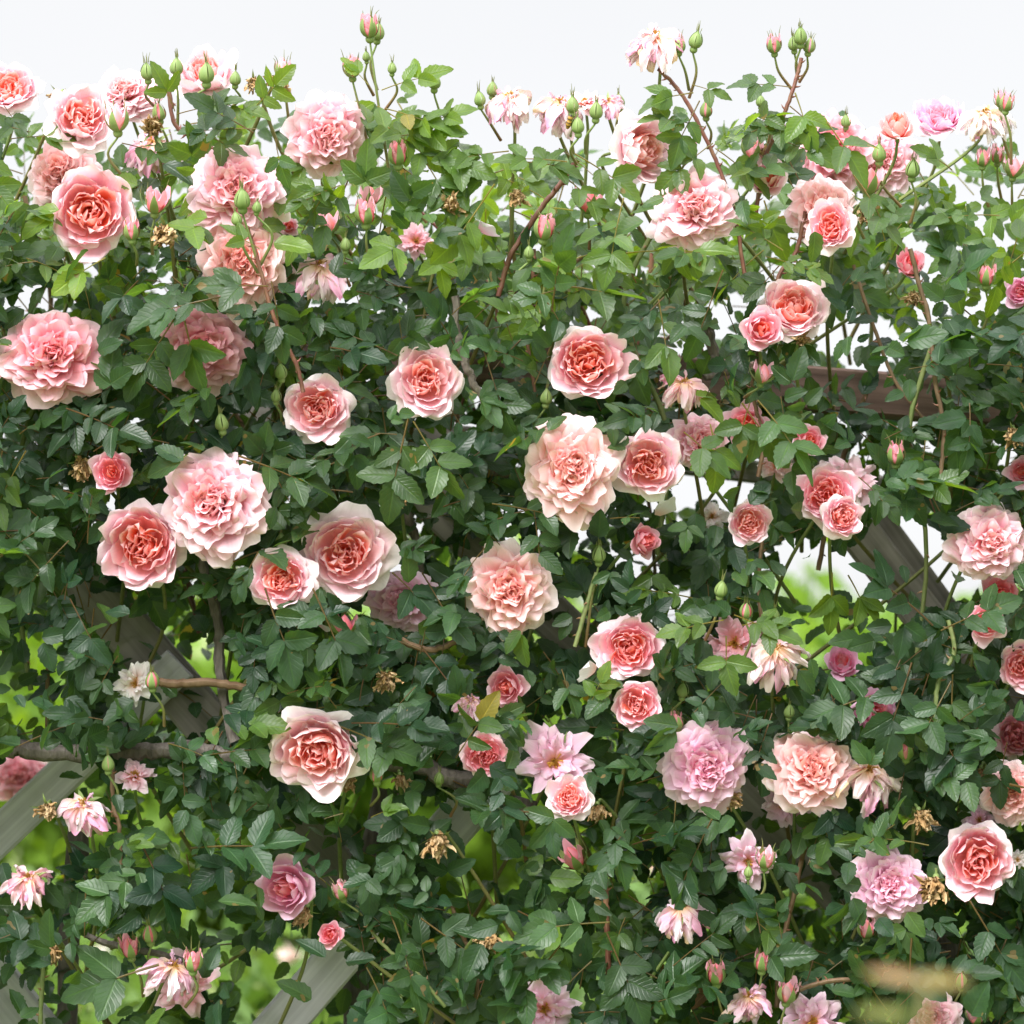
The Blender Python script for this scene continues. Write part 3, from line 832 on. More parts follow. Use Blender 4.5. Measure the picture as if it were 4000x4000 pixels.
# hand placed leaves: x, y of the leaf stalk's base, direction x, y (up positive), leaflet length in px, pairs, youth, depth offset
SPRAYS = [
    (720, 170, .8, .3, 56, 2, .7, 0), (712, 200, .8, -.5, 60, 2, .7, 0), (728, 205, .9, -.25, 58, 2, .7, 0), (735, 260, .9, .15, 60, 2, .6, 0), (695, 160, -.5, .6, 40, 1, .7, 0), (732, 240, .7, -.5, 60, 2, .5, 0),
    (735, 300, .8, -.5, 66, 2, .5, 0), (800, 235, .85, .35, 56, 1, .7, 0), (795, 260, .8, -.5, 58, 2, .6, 0), (790, 290, .9, -.2, 64, 2, .5, 0), (800, 300, .5, -.8, 60, 2, .6, 0), (812, 215, .7, -.4, 40, 1, .8, 0),
    (960, 285, -.9, -.1, 60, 2, .5, 0), (965, 305, .9, .0, 58, 2, .4, 0), (950, 320, -.8, -.3, 66, 2, .3, 0), (1070, 305, -.95, .1, 62, 2, .5, -.02), (1085, 290, .8, -.5, 66, 2, .6, -.02), (1060, 330, .8, -.6, 60, 2, .5, 0),
    (1308, 175, -.9, -.15, 60, 1, .5, 0), (1320, 190, -.4, -.8, 58, 2, .3, 0), (1305, 160, .95, -.2, 44, 1, .4, 0), (1345, 270, -.7, -.5, 60, 2, .3, 0), (1350, 280, .7, -.5, 58, 2, .4, 0), (1330, 240, -.8, .2, 54, 2, .4, 0),
    (1370, 330, .8, .2, 58, 2, .3, 0), (1380, 260, .6, .4, 54, 2, .4, 0), (1495, 165, -.7, .1, 50, 2, .4, 0), (1500, 175, .3, -.9, 66, 1, .6, -.01), (1490, 200, .7, -.6, 56, 2, .4, 0), (1475, 230, -.7, -.2, 50, 2, .4, 0), (1460, 260, .8, -.3, 56, 2, .3, 0),
    (1560, 230, .5, -.7, 80, 1, .3, -.04), (1555, 225, -.8, -.1, 60, 2, .3, 0), (1610, 330, .6, -.8, 72, 2, .3, -.06),
    (335, 215, .8, .2, 54, 2, .6, 0), (345, 235, .8, -.3, 60, 2, .5, 0), (330, 210, -.2, .6, 54, 1, .5, 0), (400, 190, .8, -.2, 50, 2, .5, 0), (470, 215, .5, .5, 52, 2, .5, 0), (478, 250, -.6, .35, 60, 2, .2, -.04), (520, 262, .1, -.95, 54, 1, .1, -.06),
    (230, 270, .9, -.2, 50, 2, .4, 0), (60, 250, -.7, .2, 50, 2, .4, 0), (20, 262, .8, .1, 52, 2, .4, 0), (8, 200, .3, -.4, 40, 1, .3, 0),
    # in front of blooms
    (505, 540, -.9, .05, 70, 1, .2, -.10), (512, 530, .2, -.9, 66, 2, .2, -.10), (490, 470, -.7, .5, 46, 1, .6, -.10), (420, 560, -.9, -.15, 78, 2, .2, -.09), (330, 600, -.5, -.8, 76, 2, .3, -.05), (345, 590, .2, -.9, 84, 1, .3, -.06),
    (1290, 815, .7, -.55, 66, 1, .3, -.08), (1340, 800, .2, -.9, 70, 1, .5, -.06), (1400, 760, .55, -.8, 84, 1, .5, -.07), (1415, 760, -.3, -.9, 62, 1, .3, -.07), (1430, 755, .5, -.6, 78, 2, .3, -.07),
    (1620, 900, .6, -.5, 48, 2, .2, -.08), (1365, 1170, -.8, -.1, 56, 2, .5, -.08), (1385, 1160, .8, -.3, 58, 2, .5, -.08), (1370, 1200, .0, -.9, 62, 1, .5, -.08), (1400, 1180, .8, .2, 52, 1, .5, -.08),
    (740, 1080, .8, -.7, 70, 1, .0, -.02), (1905, 1480, .7, -.1, 120, 0, .2, -.10), (1900, 1400, -.2, -.9, 52, 2, .1, -.02), (500, 1110, .3, -.9, 80, 2, .1, -.07), (590, 1110, .4, -.8, 84, 2, .1, -.07),
    (770, 790, -.2, -.9, 84, 2, .3, -.08), (780, 795, .5, -.8, 74, 2, .3, -.08), (450, 860, .9, -.3, 86, 2, .2, -.06), (1070, 540, .9, -.1, 84, 1, .2, -.05), (1060, 545, -.9, -.2, 56, 1, .2, -.05),
    (1760, 1180, -.6, .6, 84, 2, .1, -.06), (1775, 1190, .7, .4, 70, 2, .1, -.06), (1720, 1250, -.3, -.9, 82, 2, .1, -.06), (1740, 1330, .5, -.8, 86, 2, .1, -.06), (1690, 1300, -.9, -.2, 80, 2, .1, -.05),
    (1150, 1740, -.9, .0, 76, 2, .2, -.06), (1145, 1760, .4, -.9, 80, 2, .2, -.06), (1060, 1780, -.6, -.7, 80, 2, .1, -.05), (640, 1370, .9, -.3, 78, 2, .2, -.04), (860, 1430, .3, .5, 64, 2, .3, -.05),
    (1720, 1770, -.1, -.9, 90, 1, .1, -.05), (1830, 1700, .5, -.8, 86, 2, .1, -.05), (1600, 1085, .4, -.7, 66, 1, .9, .05), (1570, 1080, .0, -.9, 64, 1, .9, .05),
    (440, 1060, .8, .4, 90, 1, .1, -.03), (80, 1080, -.5, .6, 76, 2, .1, -.05), (130, 1020, -.6, -.6, 76, 2, .2, -.05), (260, 1580, .5, -.8, 84, 2, .0, -.05), (360, 1600, .8, .1, 90, 2, .0, -.05), (300, 1820, -.8, -.2, 110, 1, .2, -.06),
]
# canes: radius (mm), tone, depth offset, points
CANES = [
    (2.9, 'r', .02, [(1090, 300), (1055, 350), (1020, 395), (965, 480), (940, 560)]),
    (2.3, 'r', .0, [(1242, 130), (1272, 160), (1300, 200), (1345, 290), (1385, 400), (1405, 520)]),
    (2.2, 'r', .0, [(1512, 110), (1502, 150), (1480, 215), (1440, 310), (1425, 420)]),
    (2.4, 'r', -.08, [(465, 430), (480, 470), (505, 560), (530, 630), (560, 690), (572, 740)]),
    (2.6, 'b', -.02, [(1718, 470), (1735, 540), (1752, 600), (1765, 720), (1780, 800), (1775, 900)]),
    (2.0, 'b', .03, [(1610, 500), (1650, 620), (1690, 720), (1750, 800)]),
    (2.0, 'r', .0, [(1008, 470), (1003, 560), (995, 640), (1010, 740)]),
    (4.5, 'w', .05, [(990, 500), (980, 558), (976, 683), (985, 780)]),
    (4.3, 'w', -.03, [(858, 560), (865, 643), (880, 690), (900, 735), (940, 800)]),
    (6.5, 'w', .08, [(1332, 590), (1336, 620), (1351, 678), (1386, 703), (1440, 720)]),
    (4.0, 'w', .09, [(1372, 640), (1380, 680), (1360, 705), (1330, 712)]),
    (9.0, 'w', .10, [(740, 860), (758, 888), (778, 908), (833, 905), (900, 880), (960, 890)]),
    (6.0, 'w', .10, [(775, 905), (765, 960), (790, 1040), (780, 1130)]),
    (10.0, 'k', .06, [(-80, 1408), (30, 1412), (170, 1424), (330, 1415), (480, 1428), (640, 1425), (760, 1442), (880, 1475), (1000, 1530)]),
    (6.0, 'k', .06, [(375, 1000), (382, 1066), (410, 1166), (415, 1266), (440, 1400)]),
    (6.5, 'k', .10, [(90, 1080), (107, 1116), (147, 1176), (200, 1260)]),
    (5.0, 'b', .04, [(290, 1286), (340, 1290), (400, 1288), (470, 1300)]),
    (3.5, 'b', -.02, [(755, 1207), (785, 1220), (815, 1226), (860, 1210), (910, 1180), (950, 1150)]),
    (8.0, 'k', .30, [(520, 1480), (570, 1560), (622, 1624), (632, 1700), (640, 1760)]),
    (2.0, 'g', -.03, [(690, 1740), (713, 1771), (750, 1808), (790, 1839), (840, 1900)]),
    (3.2, 'r', -.04, [(1140, 1620), (1142, 1664), (1145, 1740), (1148, 1804), (1150, 1900)]),
    (2.6, 'g', -.03, [(82, 1790), (80, 1850), (76, 1924), (74, 2020)]),
    (3.8, 'k', .03, [(165, 1740), (162, 1764), (220, 1784), (300, 1800), (380, 1820)]),
    (2.4, 'b', -.01, [(212, 1440), (214, 1520), (225, 1560), (228, 1640)]),
    (2.8, 'b', .02, [(1530, 1560), (1517, 1604), (1496, 1699), (1472, 1799), (1465, 1900)]),
    (1.5, 'w', -.04, [(1590, 1345), (1630, 1335), (1668, 1362), (1655, 1400), (1642, 1440)]),
    (2.6, 'b', -.04, [(1470, 1885), (1504, 1869), (1549, 1854), (1600, 1848), (1660, 1850)]),
    (2.6, 'g', -.04, [(1790, 1170), (1800, 1230), (1770, 1290), (1765, 1370), (1768, 1420)]),
    (3.0, 'b', .06, [(1700, 1700), (1690, 1780), (1700, 1860), (1720, 1960)]),
    (3.0, 'r', .06, [(1660, 1690), (1690, 1740), (1705, 1810), (1710, 1900)]),
    (2.4, 'r', .0, [(325, 205), (318, 165), (330, 235), (370, 262), (420, 290)]),
    (2.4, 'b', .02, [(1430, 660), (1420, 740), (1440, 830), (1430, 900)]),
    (2.2, 'b', .03, [(1445, 960), (1435, 1050), (1432, 1120), (1440, 1200)]),
    (2.4, 'g', -.03, [(1085, 1220), (1110, 1130), (1125, 1080)]),
    (2.5, 'r', .02, [(1520, 400), (1500, 480), (1470, 520), (1460, 600)]),
    (2.5, 'b', .03, [(850, 1700), (870, 1760), (900, 1830), (890, 1940)]),
]
# openings in the leaves: x, y, rx, ry, share kept in front of the boards, share kept behind
HOLES = [
    (850, 330, 62, 62, .05, .05), (1140, 335, 38, 32, .15, .1), (1215, 430, 30, 26, .5, .3), (1575, 735, 90, 32, .28, .6), (1720, 745, 80, 32, .35, .7), (1860, 770, 50, 28, .6, .8), (1385, 890, 88, 22, .10, .3), (1330, 918, 50, 20, .05, .05),
    (930, 706, 30, 26, .5, .7), (1690, 1070, 85, 85, .06, .05), (1500, 1075, 70, 42, .22, .05), (1570, 1150, 118, 92, .10, .03), (1785, 1085, 58, 55, .08, .03), (1070, 1192, 52, 50, .15, .5), (345, 1285, 96, 88, .04, .5), (235, 1175, 46, 40, .1, .5),
    (75, 1520, 100, 90, .10, .25), (0, 1590, 80, 80, .1, .2), (45, 1640, 60, 46, .2, .05), (570, 1860, 92, 84, .05, .2), (500, 1930, 60, 50, .1, .2), (840, 1545, 34, 36, .2, .4), (1430, 1540, 44, 44, .2, .4), (650, 1640, 44, 36, .3, .4), (570, 1570, 30, 30, .3, .4), (20, 1890, 70, 66, .2, .3), (1530, 1660, 42, 60, .35, .6),
    (1650, 655, 46, 46, .2, .12), (1580, 640, 34, 30, .3, .2), (1250, 950, 40, 34, .35, .2), (60, 1290, 70, 80, .35, .08), (735, 1065, 20, 22, .5, .05), (680, 1130, 24, 40, .6, .1), (1010, 1600, 70, 80, .45, .1), (890, 1640, 52, 80, .35, .05), (430, 1660, 110, 90, .5, .12), (380, 1790, 80, 60, .5, .1),
    (190, 1850, 90, 70, .35, .06), (240, 1600, 90, 60, .6, .2), (1000, 1760, 50, 40, .5, .1), (310, 1530, 60, 40, .5, .2), (1490, 1620, 30, 50, .6, .4), (1120, 1010, 40, 30, .5, .2), (990, 1010, 30, 26, .5, .2), (780, 860, 30, 20, .5, .3), (245, 790, 26, 22, .35, .15), (1190, 1060, 40, 26, .4, .1),
    (620, 560, 46, 30, .5, .2), (1320, 640, 60, 60, .55, .3), (1860, 420, 60, 60, .6, .3), (1800, 560, 60, 40, .6, .3), (1530, 130, 80, 60, 0, 0), (1085, 1760, 40, 40, .6, .2), (1120, 1875, 60, 30, .6, .2),
]
TOP = [(-400, 300), (0, 262), (60, 258), (110, 300), (200, 310), (260, 275), (315, 225), (370, 195), (430, 190), (500, 230), (545, 245), (640, 215), (668, 165), (720, 168), (765, 180), (790, 250), (830, 268), (862, 310), (885, 345), (915, 295), (1000, 292), (1060, 275), (1120, 280), (1175, 345), (1230, 360), (1262, 280), (1300, 285), (1350, 245), (1400, 240), (1470, 235), (1540, 240), (1640, 268), (1700, 292), (1760, 282), (1830, 292), (1890, 278), (1932, 285), (2400, 290)]
# ------------------------------------------------------------------ camera and the pixel grid
T_HALF = 0.19
PITCH = 2.4 * D2R
CAM = np.array([0.0, -3.0, 1.55])
FWD = np.array([0, math.cos(PITCH), math.sin(PITCH)])
UP = np.array([0, -math.sin(PITCH), math.cos(PITCH)])
RIGHT = np.array([1.0, 0, 0])
PX = 1932.0


def at(px, py, d):
    """point at depth d (metres from the lens) seen at pixel px, py"""
    x = (px / PX - .5) * 2 * T_HALF
    y = -(py / PX - .5) * 2 * T_HALF
    return CAM + d * (FWD + x * RIGHT + y * UP)


def proj(p):
    v = np.asarray(p) - CAM
    d = v @ FWD
    return (v @ RIGHT / d / (2 * T_HALF) + .5) * PX, (.5 - v @ UP / d / (2 * T_HALF)) * PX, d


def m_per_px(d):
    return 2 * T_HALF * d / PX


cam = bpy.data.objects.new('camera', bpy.data.cameras.new('camera'))
COL.objects.link(cam)
cam.matrix_world = Matrix((RIGHT, UP, -FWD)).transposed().to_4x4()
cam.location = CAM
cam.data.sensor_width = 36
cam.data.lens = 18 / T_HALF
cam.data.clip_start = .05
cam.data.clip_end = 2000
cam.data.dof.use_dof = True
cam.data.dof.focus_distance = 2.93
cam.data.dof.aperture_fstop = 5.0
scene.camera = cam

M_PETAL = petal_material('rose_petal')
M_DRY = petal_material('withered_petal', .12, .8, .1, .4)
M_CALYX = petal_material('calyx_green', .12, .5, .35, .2)
M_LEAF = leaf_material()
M_STEM = stem_material('green_stem')
M_BARK = stem_material('woody_bark', .85, 1.0)

D0 = 2.95
DISCS = []                                     # px, py, radius px, depth of each bloom: leaves keep out of the space in front of it


def frame_matrix(F, o):
    F = unit(F)
    yv = UP - F * (UP @ F)
    yv = unit(yv) if np.linalg.norm(yv) > .08 else unit(-FWD - F * (-FWD @ F))
    xv = np.cross(yv, F)
    M = Matrix((xv, yv, F)).transposed().to_4x4()
    M.translation = Vector(o)
    return M


def facing(fx, fy):
    return fx * RIGHT + fy * UP - math.sqrt(max(0.0, 1 - fx * fx - fy * fy)) * FWD


def stem_part(root, pts, r0, r1, c0, c1, mat=None):
    inv = root.matrix_world.inverted()
    R = np.array(inv.to_3x3())
    o = np.array(inv.translation)
    p = bez(pts, 7)
    n = len(p)
    t = np.linspace(0, 1, n)[:, None]
    mb = MB()
    mb.tube(p @ R.T + o, np.linspace(r0, r1, n), np.asarray(c0) * (1 - t) + np.asarray(c1) * t, 7)
    return mb.build('stem', mat or M_STEM, root)


NAME = {'cup': ('cupped_rose', 'rose'), 'pom': ('ruffled_rose', 'rose'), 'half': ('half_open_rose', 'rose'), 'loose': ('open_rose', 'rose'), 'droop': ('wilted_rose', 'wilted rose'), 'dry': ('withered_rose', 'withered rose'), 'bud': ('rose_bud', 'rose bud')}
GROUP = {'cup': 'pink roses in bloom on the climbing rose', 'droop': 'wilted roses hanging on the climbing rose', 'dry': 'brown withered roses on the climbing rose', 'bud': 'rose buds on the climbing rose'}


def make_flower(i, line):
    kind, x, y, w, fx, fy, pal, dz, label = line.split('|')
    x, y, w, fx, fy, dz = map(float, (x, y, w, fx, fy, dz))
    rng = np.random.RandomState(1000 + i * 17)
    d = D0 + dz
    R = w * .5 * m_per_px(d)
    F = facing(fx + .09 * rng.randn(), fy + .08 * rng.randn())
    o = at(x, y, d) - F * R * .45
    if kind == 'droop':
        F = facing(fx * .6 + .15 * rng.randn(), .62 + .22 * rng.rand())
        o = at(x, y - w * .30, d)
    if kind == 'dry':
        up = any(q in label for q in ('upright', 'flat', 'stamens', 'forked'))
        F = facing(.25 * rng.randn(), .45 if up else -.55 - .3 * rng.rand())
        o = at(x, y + (.1 if up else -.42) * w, d)
    M = frame_matrix(F, o)
    nm, cat = NAME[kind]
    root = tag(empty(nm, M), label, cat, GROUP.get(kind, GROUP['cup']))
    cal = None
    if kind == 'cup':
        a, b = fl_cup(rng, pal, .88 + .22 * rng.rand(), .38 + .12 * rng.rand(), 3 if w < 100 or rng.rand() < .6 else 4)
        k = 1.06
    elif kind == 'pom':
        a, b = fl_pompom(rng, pal, 112 + rng.randint(20))
        k = 1.03
    elif kind == 'half':
        a, b = fl_half(rng, pal, rng.rand())
        k = 1.12
    elif kind == 'loose':
        a, b = fl_loose(rng, pal, 24 + rng.randint(10))
        k = 1.05
    elif kind == 'droop':
        a, b = fl_droop(rng, pal, 28 + rng.randint(8))
        k = 1.28
    else:
        a, b = fl_dry(rng), None
        k = 1.15
    for mb in (a, b):
        if mb is not None:
            mb.scale(R * k)
    if kind in ('cup', 'pom', 'half'):                        # no bloom is perfectly round
        sx = 1 + .03 * rng.randn()
        sq = np.array([sx, 1 / sx, 1 + .08 * rng.randn()])
        for mb in (a, b):
            mb.v = [v * sq for v in mb.v]
    pm = M_DRY if kind == 'dry' else M_PETAL
    n1, n2 = {'droop': ('petal_tuft', 'stamen_tuft'), 'loose': ('petal_cup', 'stamen_tuft'), 'dry': ('withered_head', '')}.get(kind, ('petal_cup', 'petal_heart'))
    a.build(n1, pm, root)
    if b is not None:
        b.build(n2, pm, root)
    small = kind in ('dry', 'droop')
    cal = fl_calyx(rng, .17 if small else .13, (.8 if kind == 'droop' else 1.0 if small else .62) * (1 + .1 * rng.randn()), 140 if kind == 'droop' else 100 if small else 108, lerp(GREEN, GPALE, .55 if small else .25), 25 if small else 12)
    cal.scale(R * (1.0 if small else .95))
    cal.build('calyx', M_CALYX, root)
    b0 = o - F * R * .32
    dn = -UP * (.07 + .05 * rng.rand()) + FWD * (.05 + .06 * rng.rand()) + RIGHT * .05 * rng.randn()
    red = lerp(GREEN, GRED, .2 + .6 * rng.rand())
    stem_part(root, [b0, b0 - F * R * .8 + dn * .15, b0 - F * R * 1.0 + dn, b0 - F * R + dn * 2.2 + RIGHT * .03 * rng.randn()], .0016, .0026, lerp(GREEN, GPALE, .3), red)
    rr = w * .5 * (.5 if abs(fx) > .7 else 1.0)
    DISCS.append((x, y, rr * (.86 if w > 90 else .92) + 2, d))


def make_bud(i, line):
    x, y, L, op, pal, tx, dz, end, label = line.split('|')
    x, y, L, op, tx, dz = map(float, (x, y, L, op, tx, dz))
    rng = np.random.RandomState(5000 + i * 13)
    d = D0 + dz
    s = L * .92 * m_per_px(d)
    F = facing(tx + .05 * rng.randn(), math.sqrt(max(0, .97 - tx * tx)) * (.93 + .05 * rng.rand()))
    o = at(x, y, d) - F * s * .5
    root = tag(empty('rose_bud', frame_matrix(F, o)), label, 'rose bud', GROUP['bud'])
    cal, pet = fl_bud(rng, op, pal)
    for mb in (cal, pet):
        mb.scale(s)
    cal.build('calyx', M_CALYX, root)
    if op > .25:
        pet.build('petal_tip', M_PETAL, root)
    ex, ey = map(float, end.split(','))
    bx, by, _ = proj(o)
    E = at(ex, ey, d + .03)
    side = RIGHT * .012 * rng.randn()
    red = lerp(GREEN, GRED, .3 + .6 * rng.rand())
    stem_part(root, [o, o * .62 + E * .38 - F * s * .10 + side * .5, E], .0011, .0019, lerp(GREEN, GPALE, .4), red)
    DISCS.append((x, y, L * .42, d))


FL = [l for l in FLOWERS.strip().split('\n')]
for i, l in enumerate(FL):
    make_flower(i, l)
for i, l in enumerate(BUDS.strip().split('\n')):
    make_bud(i, l)
DISC = np.array(DISCS)

for i, (x, y, L, fx, fy, pal, dz, label) in enumerate((
        (1100, 1260, 62, -.8, .1, 'W', -.04, 'single curled white petal left beside the oval quartered rose'),
        (516, 628, 40, -.6, .3, 'W', -.02, 'pale loose petal caught beside a dusky salmon rose and a red cane'),
        (600, 1186, 46, .4, -.5, 'M', .02, 'lilac petal hanging under the round split hearted rose'),
        (930, 428, 64, .7, .2, 'M', .0, 'long pale lilac petal among leaves below the narrow brown head'),
        (1255, 965, 56, .5, .3, 'W', .02, 'white petal by the small sky gap under the round orange hearted rose'))):
    rr = np.random.RandomState(70 + i)
    d = D0 + dz
    q = L * m_per_px(d)
    F = facing(fx, fy)
    mb = MB()
    e, m, h, _ = PAL[pal]
    petal(mb, rr, rr.rand() * 6, .02 * q, 0, q, q * .9, .5, .1, 1, q * .7, q * .08, q * .05, .2, (h, e, PAL['W'][0]), 9, 9)
    o = mb.build('loose_petal', M_PETAL)
    o.matrix_world = frame_matrix(F, at(x, y, d) - F * q * .5)
    tag(o, label, 'petal', 'loose petals caught in the climbing rose')
    DISCS.append((x, y, L * .4, d))
DISC = np.array(DISCS)

# a bee feeding on a wilted bloom of the skyline
bd = D0 - .05
bee = tag(empty('bee', frame_matrix(facing(.25, .85), at(1074, 230, bd))), 'tiny striped bee clinging to a wilted pink rose on the skyline', 'bee')
u = m_per_px(bd)
bm_ = MB()
zz_ = np.linspace(-15, 15, 14)
rb_ = 5.6 * np.sqrt(np.maximum(0, 1 - (zz_ / 15.2) ** 2)) * (1 - .35 * np.exp(-((zz_ - 3) / 2.2) ** 2))
revolve(bm_, np.c_[zz_, rb_] * u, [((.02, .014, .008) if (k % 3 == 0 or k > 11) else (.42, .23, .04)) for k in range(14)], 10)
bm_.build('body', M_STEM, bee)
for sg in (-1, 1):
    wm = MB()
    petal(wm, np.random.RandomState(5), PI / 2 + sg * .9, 4 * u, 2 * u, 15 * u, 6 * u, 2.4, 2.5, 1, 40 * u, 0, 0, 0, ((.5, .45, .38),) * 3, 5, 6)
    wm.build('wing', M_PETAL, bee)

# ------------------------------------------------------------------ the climbing rose: canes and foliage
rose = tag(empty('climbing_rose', Matrix.Translation(Vector(at(966, 1700, 3.2) * np.array([1, 1, 0])))), 'large climbing rose bush with dark green leaves covering the wooden trellis', 'climbing rose')
RI = np.array(rose.matrix_world.translation)
TONE = {'r': ((.15, .045, .035), (.17, .085, .045)), 'b': ((.13, .075, .04), (.19, .12, .07)), 'g': ((.11, .15, .045), (.17, .19, .07)), 'w': ((.11, .09, .075), (.19, .165, .14)), 'k': ((.075, .062, .052), (.15, .13, .115))}
rng = np.random.RandomState(11)


def cane(r_mm, tone, pts, dz, k=8):
    p = bez(pts, 9)
    n = len(p)
    p = p + rng.randn(n, 3) * r_mm * .00010
    if tone in 'wk':
        p = p + np.sin(np.linspace(0, n * .9, n))[:, None] * rng.randn(3) * r_mm * .00022
    rad = r_mm * .001 * (1 + (.09 if tone in 'wk' else .04) * rng.randn(n))
    a, b = TONE[tone]
    mb = MB()
    c = np.asarray(a) + (np.asarray(b) - np.asarray(a)) * rng.rand(n, 1)
    mb.tube(p - RI, rad, c, k)
    if tone in 'rbg' and r_mm < 3.4:                                         # thorns
        for j in range(2, n - 2, 3):
            t = unit(p[j + 1] - p[j])
            s = unit(np.cross(t, rng.randn(3)))
            q = p[j] - RI + s * r_mm * .0008
            mb.tube(np.array([q, q + s * .003 - t * .001, q + s * .0055 - t * .003]), [.0016, .0009, .0002], lerp(a, (.30, .12, .08), .6), 4)
    return mb.build('cane', M_BARK if tone in 'wk' else M_STEM, rose)


for r_mm, tone, dz, pts in CANES:
    cane(r_mm, tone, [at(x, y, D0 + dz) for x, y in pts], dz)
for i in range(22):                                           # shoots rising through the bush
    x = rng.uniform(-100, 2030)
    y1 = np.interp(x, *zip(*TOP)) + rng.uniform(40, 500)
    y0 = y1 + rng.uniform(350, 700)
    dd = rng.uniform(3.0, 3.35)
    pts = [at(x + rng.uniform(-120, 120) * t, y0 + (y1 - y0) * t, dd - .06 * t) for t in (0, .35, .7, 1)]
    cane(rng.uniform(1.8, 3.2), 'rbgb'[rng.randint(4)], pts, 0, 6)
for x, r in ((-560, 16), (180, 13), (700, 18), (1260, 14), (1800, 17), (2350, 14)):   # trunks from the soil
    p1 = at(x + rng.uniform(-60, 60), 1500 + rng.uniform(-100, 150), 3.16 + .08 * rng.rand())
    g = p1.copy()
    g[2] = -.05
    g[:2] += rng.randn(2) * .07
    cane(r, 'k', [g, g * .6 + p1 * .4 + rng.randn(3) * .03, g * .25 + p1 * .75 + rng.randn(3) * .03, p1], 0, 9)

HOLE = np.array(HOLES, float)
HOLE[:, 2:4] = HOLE[:, 2:4] * 1.12 + 12
TOPX, TOPY = map(np.array, zip(*TOP))
BOARD_D = 3.13


def free_of_blooms(px, py, d, grow=0.0):
    q = (DISC[:, 0] - px) ** 2 + (DISC[:, 1] - py) ** 2 < (DISC[:, 2] + grow) ** 2
    return not np.any(q & (d < DISC[:, 3] + .015))


def keep_leaf(p):
    px, py, d = proj(p)
    if not free_of_blooms(px, py, d, 7):
        return False
    top = np.interp(px, TOPX, TOPY)
    if py < top - 8 + 22 * rng.randn():
        return False
    q = ((HOLE[:, 0] - px) / HOLE[:, 2]) ** 2 + ((HOLE[:, 1] - py) / HOLE[:, 3]) ** 2 < 1
    for h in HOLE[q]:
        if rng.rand() > (h[4] if d < BOARD_D else h[5]):
            return False
    return True


def spray_keep(p):
    return True


fol = MB()
for (x, y, dx, dy, L, pairs, young, dz) in SPRAYS:
    d = D0 + dz - .02
    n = -FWD * (.75 + .3 * rng.rand()) + UP * (.55 + .4 * rng.rand()) + RIGHT * .35 * rng.randn()
    compound(fol, rng, at(x, y, d), dx * RIGHT + dy * UP - FWD * (.05 + .25 * rng.rand()), n, L * m_per_px(d), young, pairs)
N_LEAF = 7600
made = 0
tries = 0
while made < N_LEAF and tries < 90000:
    tries += 1
    x, y = rng.uniform(-330, 2260), rng.uniform(150, 2330)
    top = np.interp(x, TOPX, TOPY)
    if y < top:
        continue
    depth = 2.87 + .66 * rng.rand() ** 1.25
    e = (y - top) / 190.0
    if rng.rand() > np.clip(.42 + 1.1 * e, 0, 1):
        continue
    airy = .26 * math.exp(-(((x - 1560) / 480) ** 2 + ((y - 520) / 260) ** 2)) + .25 * math.exp(-(((x - 1000) / 320) ** 2 + ((y - 420) / 120) ** 2)) + .30 * math.exp(-(((x - 220) / 420) ** 2 + ((y - 1780) / 170) ** 2)) + .22 * math.exp(-(((x - 950) / 260) ** 2 + ((y - 1680) / 200) ** 2))
    if rng.rand() < airy:
        continue
    if depth > 3.2 and rng.rand() < .10:
        continue
    a = rng.uniform(0, 2 * PI)
    dirv = RIGHT * math.cos(a) + UP * (math.sin(a) - .25) - FWD * rng.uniform(-.1, .7)
    n = -FWD * (.45 + .5 * rng.rand()) + UP * (.55 + .5 * rng.rand()) + RIGHT * .45 * rng.randn()
    young = .18 * rng.rand() + (.75 * rng.rand() if e < 1.3 else 0) + (.5 * rng.rand() if rng.rand() < .12 else 0)
    size = rng.uniform(.023, .042)
    compound(fol, rng, at(x, y, depth), dirv, n, size, young, None, keep_leaf)
    made += 1
for i in range(1500):                                         # the bush goes on past both sides of the view
    x = rng.uniform(-850, -330) if rng.rand() < .5 else rng.uniform(2260, 2780)
    y = rng.uniform(300, 2330)
    a = rng.uniform(0, 2 * PI)
    compound(fol, rng, at(x, y, 2.87 + .66 * rng.rand() ** 1.25), RIGHT * math.cos(a) + UP * (math.sin(a) - .25) - FWD * rng.uniform(-.1, .7), -FWD * (.45 + .5 * rng.rand()) + UP * (.55 + .5 * rng.rand()) + RIGHT * .45 * rng.randn(), rng.uniform(.026, .044), .2 * rng.rand())
fol.v = [v - RI for v in fol.v]
fol.build('foliage', M_LEAF, rose)
print('leaves', made, tries, fol.n)

# leaves of the bush's far side, light from behind painted in as a lime tint
back = MB()
for i in range(760):
    x, y = rng.uniform(-400, 2330), rng.uniform(520, 2330)
    if rng.rand() > np.clip((y - 500) / 900, .12, 1):
        continue
    d = rng.uniform(3.6, 4.1)
    a = rng.uniform(0, 2 * PI)
    compound(back, rng, at(x, y, d), RIGHT * math.cos(a) + UP * math.sin(a), UP * 1.0 - FWD * .5 * rng.randn() + RIGHT * .5 * rng.randn(), rng.uniform(.036, .055), .5 + .5 * rng.rand(), None, lambda p: keep_leaf(p))
back.v = [v - RI for v in back.v]
back.build('backlit_foliage', M_LEAF, rose)


